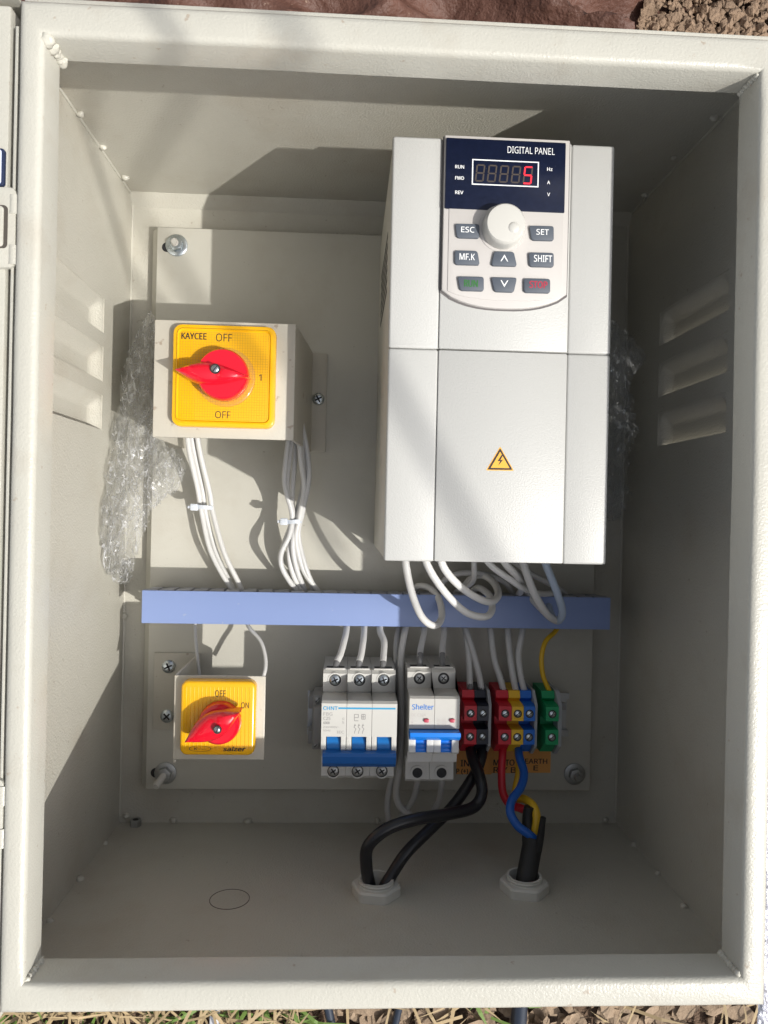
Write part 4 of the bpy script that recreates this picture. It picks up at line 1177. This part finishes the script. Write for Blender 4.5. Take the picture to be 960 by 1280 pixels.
wire('wire', 'thin white wire curving from the duct past the right side of the small switch', M_wire, 1.5, ((306, 772, 36), (312, 785, 44), (326, 802, 52), (332, 825, 60), (329, 846, 66), (316, 870, 66)), 'thin wires to the small switch')
# bottom cables
g1 = on_axis(470, 1113, 1, -YW + 2); g2 = on_axis(655, 1109, 1, -YW + 2)
def gpt(g, dx, dy, dz): return Vector((g.x + dx, -YW + dy, g.z + dz))
def wire3(name, label, m, r, pts, group=None, cat='wire', seg=14):
    w_ = [p if isinstance(p, Vector) else P(*p) for p in pts]
    mb = MB(); mb.tube(w_, r, seg, 8)
    return tag(build(name, mb, m, smooth=70, org=w_[-1]), label, cat, group)
GB = 'thick black cables through the left gland'
wire3('power_cable', 'thick black cable running diagonally behind the other into the left gland', M_wblk, 4.1, ((603, 925, 46), (602, 945, 56), (592, 970, 66), (566, 1008, 82), (538, 1036, 96), (508, 1066, 108), (488, 1096, 114), gpt(g1, 4.5, 3, 3), gpt(g1, 3.5, -10, 3)), GB, 'cable')
wire3('power_cable', 'thick black cable bowing left in front with a shine before the left gland', M_wblk, 4.2, ((588, 925, 46), (590, 945, 60), (600, 972, 76), (602, 994, 84), (590, 1010, 90), (558, 1018, 104), (520, 1024, 116), (484, 1036, 124), (460, 1058, 126), (458, 1084, 124), gpt(g1, -4.5, 6, 3), gpt(g1, -4, -10, 2)), GB, 'cable')
wire3('wire', 'thick red wire dropping from the red terminal to the split sheath', M_wred, 3.0, ((630, 925, 46), (628, 945, 54), (627, 970, 60), (629, 992, 66), (638, 1006, 74), (650, 1010, 82), (660, 1016, 86), (664, 1034, 92)), 'motor wires into the right gland')
wire3('wire', 'thick yellow wire arching over the split sheath', M_wyel, 3.0, ((645, 925, 46), (648, 945, 52), (649, 966, 58), (645, 986, 64), (645, 997, 70), (656, 999, 80), (667, 1008, 90), (671, 1024, 96), (668, 1044, 98)), 'motor wires into the right gland')
wire3('wire', 'thick blue wire curling in front of the red and yellow ones', M_wblue, 3.1, ((648, 925, 46), (649, 945, 60), (655, 966, 72), (651, 984, 82), (640, 1000, 90), (638, 1016, 96), (647, 1032, 100), (660, 1042, 102), (669, 1050, 102)), 'motor wires into the right gland')
SH = thing('cable_sheath', 'black cable sheath split into flaps, standing in the right gland', 'cable', gpt(g2, 0, 0, 0))
a = gpt(g2, 0, -8, 0); b = gpt(g2, 1.5, 8, 0); c = P(663, 1070, 103); d = P(667, 1047, 100)
mb = MB(); mb.tube([a, b, c, d], 7.0, 20, 8); build('sheath_tube', mb, M_sheath, SH, smooth=70)
mb = MB(); mb.tube([P(661, 1056, 98), P(660, 1036, 94), P(660, 1020, 92), P(661.5, 1008, 92)], 4.6, 12, 6, 3.6); build('sheath_flap', mb, M_sheath, SH, smooth=70)
mb = MB(); mb.tube([P(672, 1064, 106), P(676, 1044, 107), P(679, 1022, 109)], 2.9, 10, 6, 2.0); build('sheath_flap', mb, M_sheath, SH, smooth=70)

# cable glands
for g, lab in ((g1, 'grey plastic gland nut on the cabinet floor with two black cables'), (g2, 'grey plastic gland nut on the cabinet floor holding the split sheath')):
    t = thing('cable_gland', lab, 'cable gland', (g.x, -YW, g.z), 'cable glands in the cabinet floor')
    mb = MB()
    R = 17.5
    hx = [(g.x + R * math.cos(rad(60 * k + 12)), g.z + R * math.sin(rad(60 * k + 12))) for k in range(6)]
    hx = rpoly(hx, 3.0, 3)
    ri = 12.2; n = len(hx)
    y0_, y1_ = -YW + .1, -YW + 7
    ang = [math.atan2(z - g.z, x - g.x) for x, z in hx]
    ring_in = [(g.x + ri * math.cos(a_), g.z + ri * math.sin(a_)) for a_ in ang]
    topo = [(g.x + (x - g.x) * .93, g.z + (z - g.z) * .93) for x, z in hx]
    L = [[(x, y0_, z) for x, z in hx], [(x, y1_ - 1.3, z) for x, z in hx], [(x, y1_, z) for x, z in topo], [(x, y1_, z) for x, z in ring_in], [(x, y0_, z) for x, z in ring_in]]
    fs = []
    for r_ in range(4):
        for k in range(n): fs.append((r_ * n + k, r_ * n + (k + 1) % n, (r_ + 1) * n + (k + 1) % n, (r_ + 1) * n + k))
    mb.add([p for l in L for p in l], fs); build('lock_nut', mb, M_gland, t, smooth=30)
    mb = MB()
    pr = [(12.1, 0)]
    for k in range(4): pr += [(12.1, 2.2 * k + 2.0), (11.5, 2.2 * k + 2.8)]
    pr += [(12.0, 10.2), (10.6, 10.4), (10.2, 10.2), (10.2, 0)]
    mb.lathe(pr, (g.x, -YW + .2, g.z), (0, 1, 0), 36, capped=False); build('thread_ring', mb, M_gland, t, smooth=30)
    mb = MB(); mb.cyl((g.x, -YW + .25, g.z), 10.3, .3, (0, 1, 0), 30); build('hole', mb, M_dark, t)

# cable ties
def tie(u, v, z, wpx, lab, tl, hu):
    c = P(u, v, z); hw = wpx * .27
    t = thing('cable_tie', lab, 'cable tie', (c.x, c.y, c.z - 6), 'white nylon cable ties on the wire bundles')
    ring = [(c.x + hw * math.cos(a_), c.y + tl * math.cos(a_), c.z + 5.2 * math.sin(a_)) for a_ in [2 * math.pi * k / 28 for k in range(28)]]
    mb = MB(); n = 28; vs_ = []
    for (x, y, z_) in ring:
        for dy_, s in ((-1.5, 1), (1.5, 1), (1.5, .9), (-1.5, .9)):
            vs_.append((c.x + (x - c.x) * s, y + dy_, c.z + (z_ - c.z) * s))
    fs = []
    for k in range(n):
        for j in range(4): fs.append((k * 4 + j, k * 4 + (j + 1) % 4, ((k + 1) % n) * 4 + (j + 1) % 4, ((k + 1) % n) * 4 + j))
    mb.add(vs_, fs); build('strap', mb, M_tie, t, smooth=30)
    mb = MB(); h = P(hu, v, z + 3); mb.box(h.x - 2.8, h.x + 2.8, h.y - 2.6, h.y + 2.6, h.z - 2.5, h.z + 2.5, .7); mb.box(h.x - 5, h.x - 2.5, h.y - 1, h.y + 1, h.z - 1.2, h.z + 1, .3)
    build('tie_head', mb, M_tie, t, smooth=30)
tie(256, 634, 37, 24, 'white cable tie round the left wire bundle below the large switch', -.4, 243)
tie(368, 652, 46, 22, 'white cable tie round the right wire bundle below the large switch', .5, 355)

# loose nut
nc = P(170, 1031, 5)
mb = MB(); n6 = [(nc.x + 4.6 * math.cos(rad(60 * k)), nc.z + 4.6 * math.sin(rad(60 * k))) for k in range(6)]
t = thing('loose_nut', 'small loose steel nut lying in the lower left back corner', 'nut', (nc.x, -YW, 6))
mb.prism([(x, z + 1.5) for x, z in n6], -YW + .2, -YW + 5.2, 'y', .5); build('nut_body', mb, M_zincd, t)
mb = MB(); mb.lathe([(2.5, 0), (2.3, .1)], (nc.x, -YW + 5.15, nc.z + 1.5), (0, 1, 0), 16); build('thread_hole', mb, M_dark, t)

# ------------------------------------------------------------------ plastic film
def inside(p, poly):
    x, y = p; c = False; n = len(poly)
    for i in range(n):
        x0, y0 = poly[i]; x1, y1 = poly[i - 1]
        if (y0 > y) != (y1 > y) and x < (x1 - x0) * (y - y0) / (y1 - y0) + x0: c = not c
    return c
def edge_d(p, poly):
    best = 1e9; pv = Vector(p)
    for i in range(len(poly)):
        a_ = Vector(poly[i]); b_ = Vector(poly[i - 1]); ab = b_ - a_
        t_ = max(0, min(1, (pv - a_).dot(ab) / max(1e-9, ab.dot(ab))))
        best = min(best, (a_ + ab * t_ - pv).length)
    return best
def film(mb, poly, zf, step, seed, amp, bulge):
    us = [p[0] for p in poly]; vs2 = [p[1] for p in poly]
    idx = {}; vv = []; fs = []
    nu = int((max(us) - min(us)) / step) + 2; nv = int((max(vs2) - min(vs2)) / step) + 2
    def vert(i, j):
        if (i, j) in idx: return idx[(i, j)]
        u = min(us) + i * step; v = min(vs2) + j * step
        q = Vector((u * .055, v * .013, seed)); q2 = Vector((u * .11 + .04 * v, v * .045, seed + 5)); q3 = Vector((u * .24, v * .17 + .05 * u, seed + 9))
        du = 4 * noise.noise(q2); dv = 6 * noise.noise(q2 + Vector((7, 7, 7)))
        d = edge_d((u, v), poly)
        h = bulge * min(1, d / 18) ** .6
        rg = lambda x: 1 - 2.6 * abs(noise.noise(x))
        z = zf(u, v) + h + amp * (1.5 * rg(q) + 1.25 * rg(q2) + .30 * rg(q3))
        p = P(u + du, v + dv, max(z, 3))
        p.x = max(-XW + 2.5, min(XW - 2.5, p.x))
        idx[(i, j)] = len(vv); vv.append(tuple(p)); return idx[(i, j)]
    for i in range(nu):
        for j in range(nv):
            u = min(us) + (i + .5) * step; v = min(vs2) + (j + .5) * step
            if inside((u, v), poly):
                a_, b_, c_, d_ = vert(i, j), vert(i + 1, j), vert(i + 1, j + 1), vert(i, j + 1)
                if (i + j) % 2: fs += [(a_, b_, c_), (a_, c_, d_)]
                else: fs += [(a_, b_, d_), (b_, c_, d_)]
    mb.add(vv, fs)
left_poly = [(187, 390), (172, 412), (156, 455), (149, 490), (148, 520), (140, 535), (141, 560), (129, 600), (119, 640), (116, 668), (124, 692), (128, 712), (139, 727), (160, 727), (170, 704), (178, 668), (190, 640), (206, 622), (224, 612), (233, 588), (224, 566), (204, 553), (200, 540), (200, 470), (199, 400)]
mb = MB()
film(mb, left_poly, lambda u, v: 30 + max(0, 175 - u) * .35, 2.6, 1.0, 5.5, 18)
film(mb, [(u * .96 + 7, v * .985 + 8) for u, v in left_poly], lambda u, v: 24 + max(0, 175 - u) * .30, 3.0, 4.0, 5.5, 8)
tag(build('plastic_wrap', mb, M_film, smooth=22), 'crumpled clear plastic wrap sticking out beside the large switch', 'plastic wrap', 'scraps of clear plastic wrap')
right_poly = [(750, 398), (770, 402), (784, 414), (800, 430), (808, 446), (800, 462), (792, 470), (790, 490), (794, 520), (798, 540), (788, 560), (784, 590), (788, 615), (778, 650), (750, 650)]
mb = MB(); film(mb, right_poly, lambda u, v: 62 + max(0, u - 770) * .3, 3.0, 2.0, 6, 22)
film(mb, [(u * .98 + 12, v) for u, v in right_poly], lambda u, v: 46, 3.4, 6.0, 6, 12)
tag(build('plastic_wrap', mb, M_filmd, smooth=22), 'dark shaded plastic wrap bulging out behind the right side of the drive', 'plastic wrap', 'scraps of clear plastic wrap')

# silver bubble foil along the outside of the right wall
mb = MB(); vs_ = []; fs = []
NX, NY = 14, 110
for j in range(NY + 1):
    for i in range(NX + 1):
        y = 40 - j * 2.75
        s = i / NX
        x = XI + 13.6 + s * 26 + 1.2 * noise.noise(Vector((y * .03, s * 2, 0)))
        z = 257 - 26 * s * s + 2.4 * abs(math.sin(y * .55 + s * 3)) * abs(math.sin(s * 14)) + 2 * noise.noise(Vector((y * .06, s * 5, 2)))
        vs_.append((x, y, z))
for j in range(NY):
    for i in range(NX):
        a_ = j * (NX + 1) + i; fs.append((a_, a_ + 1, a_ + NX + 2, a_ + NX + 1))
mb.add(vs_, fs)
tag(build('bubble_foil', mb, M_bubble, smooth=60), 'silvery bubble foil pressed against the outside of the right cabinet edge', 'packing foil')

# ------------------------------------------------------------------ ground around the cabinet
def rough_heap(name, x0, x1, y0, y1, zf, nx, ny, m, label, cat, kind=None):
    mb = MB(); vs_ = []; fs = []
    for j in range(ny + 1):
        for i in range(nx + 1):
            x = x0 + (x1 - x0) * i / nx; y = y0 + (y1 - y0) * j / ny
            vs_.append((x, y, zf(x, y)))
    for j in range(ny):
        for i in range(nx):
            a_ = j * (nx + 1) + i; fs.append((a_, a_ + 1, a_ + nx + 2, a_ + nx + 1))
    mb.add(vs_, fs)
    return tag(build(name, mb, m, smooth=80), label, cat, kind=kind)
def sackz(x, y):
    e = min(1, max(0, (222 + (y - 420) * .25 - x) / 25)) * min(1, max(0, (y - 330) / 30)) * min(1, max(0, (x + 420) / 40))
    ridge = (1 - abs(noise.noise(Vector((x * .006 + 3, y * .018, 1)))) * 2) * 46 + 12 * noise.noise(Vector((x * .03, y * .05, 4)))
    return GZ + (14 + ridge) * e - 3
rough_heap('brown_sack', -440, 262, 300, 620, sackz, 130, 70, M_sack, 'wrinkled reddish brown sack lying on the soil above the cabinet', 'sack')
rnd = random.Random(3)
# clods of dry earth at the upper right
mb = MB()
for k in range(2600):
    x = rnd.uniform(185, 400); y = rnd.uniform(370, 490)
    if x < 222 + (y - 420) * .25 - 10: continue
    r = rnd.choice((1.2, 1.6, 2, 2.4, 3, 3.5, 5))
    mb.blob((x, y, GZ + rnd.uniform(0, 5) + r * .4), r, k, 1.1, 1, (rnd.uniform(.7, 1.3), rnd.uniform(.7, 1.3), rnd.uniform(.5, 1)))
tag(build('earth_clods', mb, M_clod, smooth=0), 'dry crumbly earth clods beside the sack', 'soil', kind='stuff')
# leaf litter, straw and grass along the lower edge
mb = MB()
for k in range(1400):
    x = rnd.uniform(-420, 400); y = rnd.uniform(-560, -300)
    s = rnd.uniform(5, 15); a_ = rnd.uniform(0, 6.28); tx, ty = rnd.uniform(-.5, .5), rnd.uniform(-.5, .5)
    if x < -60 and rnd.random() < .55: continue
    c = Vector((x, y, GZ + rnd.uniform(0, 9)))
    ring = []
    for q in range(7):
        t_ = 2 * math.pi * q / 7
        lx = s * math.cos(t_) * rnd.uniform(.7, 1.1); ly = s * .6 * math.sin(t_) * rnd.uniform(.7, 1.1)
        X_ = lx * math.cos(a_) - ly * math.sin(a_); Y_ = lx * math.sin(a_) + ly * math.cos(a_)
        ring.append((c.x + X_, c.y + Y_, c.z + X_ * tx + Y_ * ty + rnd.uniform(-1, 1)))
    ctr = (c.x, c.y, c.z + rnd.uniform(-2, 3))
    mb.add([ctr] + ring, [(0, 1 + q, 1 + (q + 1) % 7) for q in range(7)])
for k in range(500):
    x = rnd.uniform(0, 400); y = rnd.uniform(-560, -300); r = rnd.choice((2, 3, 4, 6))
    mb.blob((x, y, GZ + r * .4), r, k, .9, 1, (1, 1, .7))
tag(build('leaf_litter', mb, M_litter, smooth=0), 'dry leaf litter and crumbs of soil below the cabinet', 'litter', kind='stuff')
def blades(n, x0, x1, m, name, label, cat, lo, hi, wid, zmax, seed):
    r = random.Random(seed); mb = MB()
    for k in range(n):
        x = r.uniform(x0, x1); y = r.uniform(-560, -300); L = r.uniform(lo, hi); a_ = r.uniform(0, 6.28)
        d = Vector((math.cos(a_), math.sin(a_), r.uniform(-.1, .35))); nn = Vector((-d.y, d.x, 0)).normalized() * wid * r.uniform(.6, 1.2)
        c = Vector((x, y, GZ + r.uniform(2, zmax))); bend = Vector((0, 0, -L * .12))
        pts_ = [c, c + d * L * .5 - bend * .6, c + d * L]
        if max(p_.y for p_ in pts_) > -272: continue
        mb.add([tuple(pts_[0] + nn), tuple(pts_[0] - nn), tuple(pts_[1] - nn + Vector((0, 0, .3))), tuple(pts_[1] + nn), tuple(pts_[2])], [(0, 1, 2, 3), (3, 2, 4)])
    tag(build(name, mb, m, smooth=0), label, cat, kind='stuff')
blades(900, -430, -60, M_straw, 'dry_straw', 'pale dry straw strewn under the lower left edge', 'straw', 25, 90, 1.3, 26, 1)
blades(170, -60, 400, M_straw, 'dry_straw', 'few straws among the leaf litter at the lower right', 'straw', 20, 80, 1.2, 16, 2)
blades(700, -430, -40, M_grass, 'green_grass', 'short green grass between the straw', 'grass', 18, 50, 1.6, 14, 3)
blades(40, 60, 130, M_grass, 'green_grass', 'few green blades in the leaf litter', 'grass', 15, 40, 1.5, 12, 5)
# cables on the ground below
M_gcab = mat('ground_cable', (0.02, 0.028, 0.045), .3, var=(40, .2))
for i, (u, sl_, lab) in enumerate(((648, 0.0, 'dark blue cable lying straight out under the bottom edge'), (413, 10, 'thin dark cable slanting out among the leaf litter'), (495, -9, 'dark thin cable leaning left beside the straight one'))):
    p = P(u, 1272, 8); mb = MB()
    mb.tube([(p.x - sl_ * 4, -262, 60), (p.x - sl_ * 1.6, -330, 26), (p.x, p.y, 10), (p.x + sl_ * 2, p.y - 90, 5), (p.x + sl_ * 7, p.y - 260, 4)], (6.5, 3.6, 3.2)[i], 14, 8)
    tag(build('ground_cable', mb, M_gcab, smooth=70), lab, 'cable', 'dark cables on the ground below the cabinet')
p = P(267, 1272, 16)
mb = MB(); mb.box(p.x - 4.2, p.x + 4.2, p.y - 150, -259, 8, 10.5, .8)
tag(build('pale_strap', mb, mat('strap_white', (.6, .62, .66), .5), smooth=30), 'flat white strap sticking out under the bottom edge', 'strap')

# unseen lines added to cast soft diagonal shadows across the drive and frame
def overhead(u0, v0, u1, v1, z, dist, r, label, la=4000, lb=4000):
    a_, b_ = P(u0, v0, z), P(u1, v1, z); d = (b_ - a_).normalized()
    c = (a_ + b_) / 2 + TO_SUN * dist
    mb = MB(); mb.tube([c - d * la, c - d * la * .5, c, c + d * lb * .5, c + d * lb], r, 10, 4)
    tag(build('shadow_line', mb, M_gcab, smooth=70), label, 'cable', 'lines added above the cabinet to cast shadows')
overhead(500, 500, 610, 700, ZV, 2300, 4.6, 'unseen black line added to cast a soft shadow on the drive', 4000, 70)
overhead(196, 18, 216, 46, ZF, 1500, 3.4, 'unseen black line added to cast a soft shadow on the frame', 4000, 240)
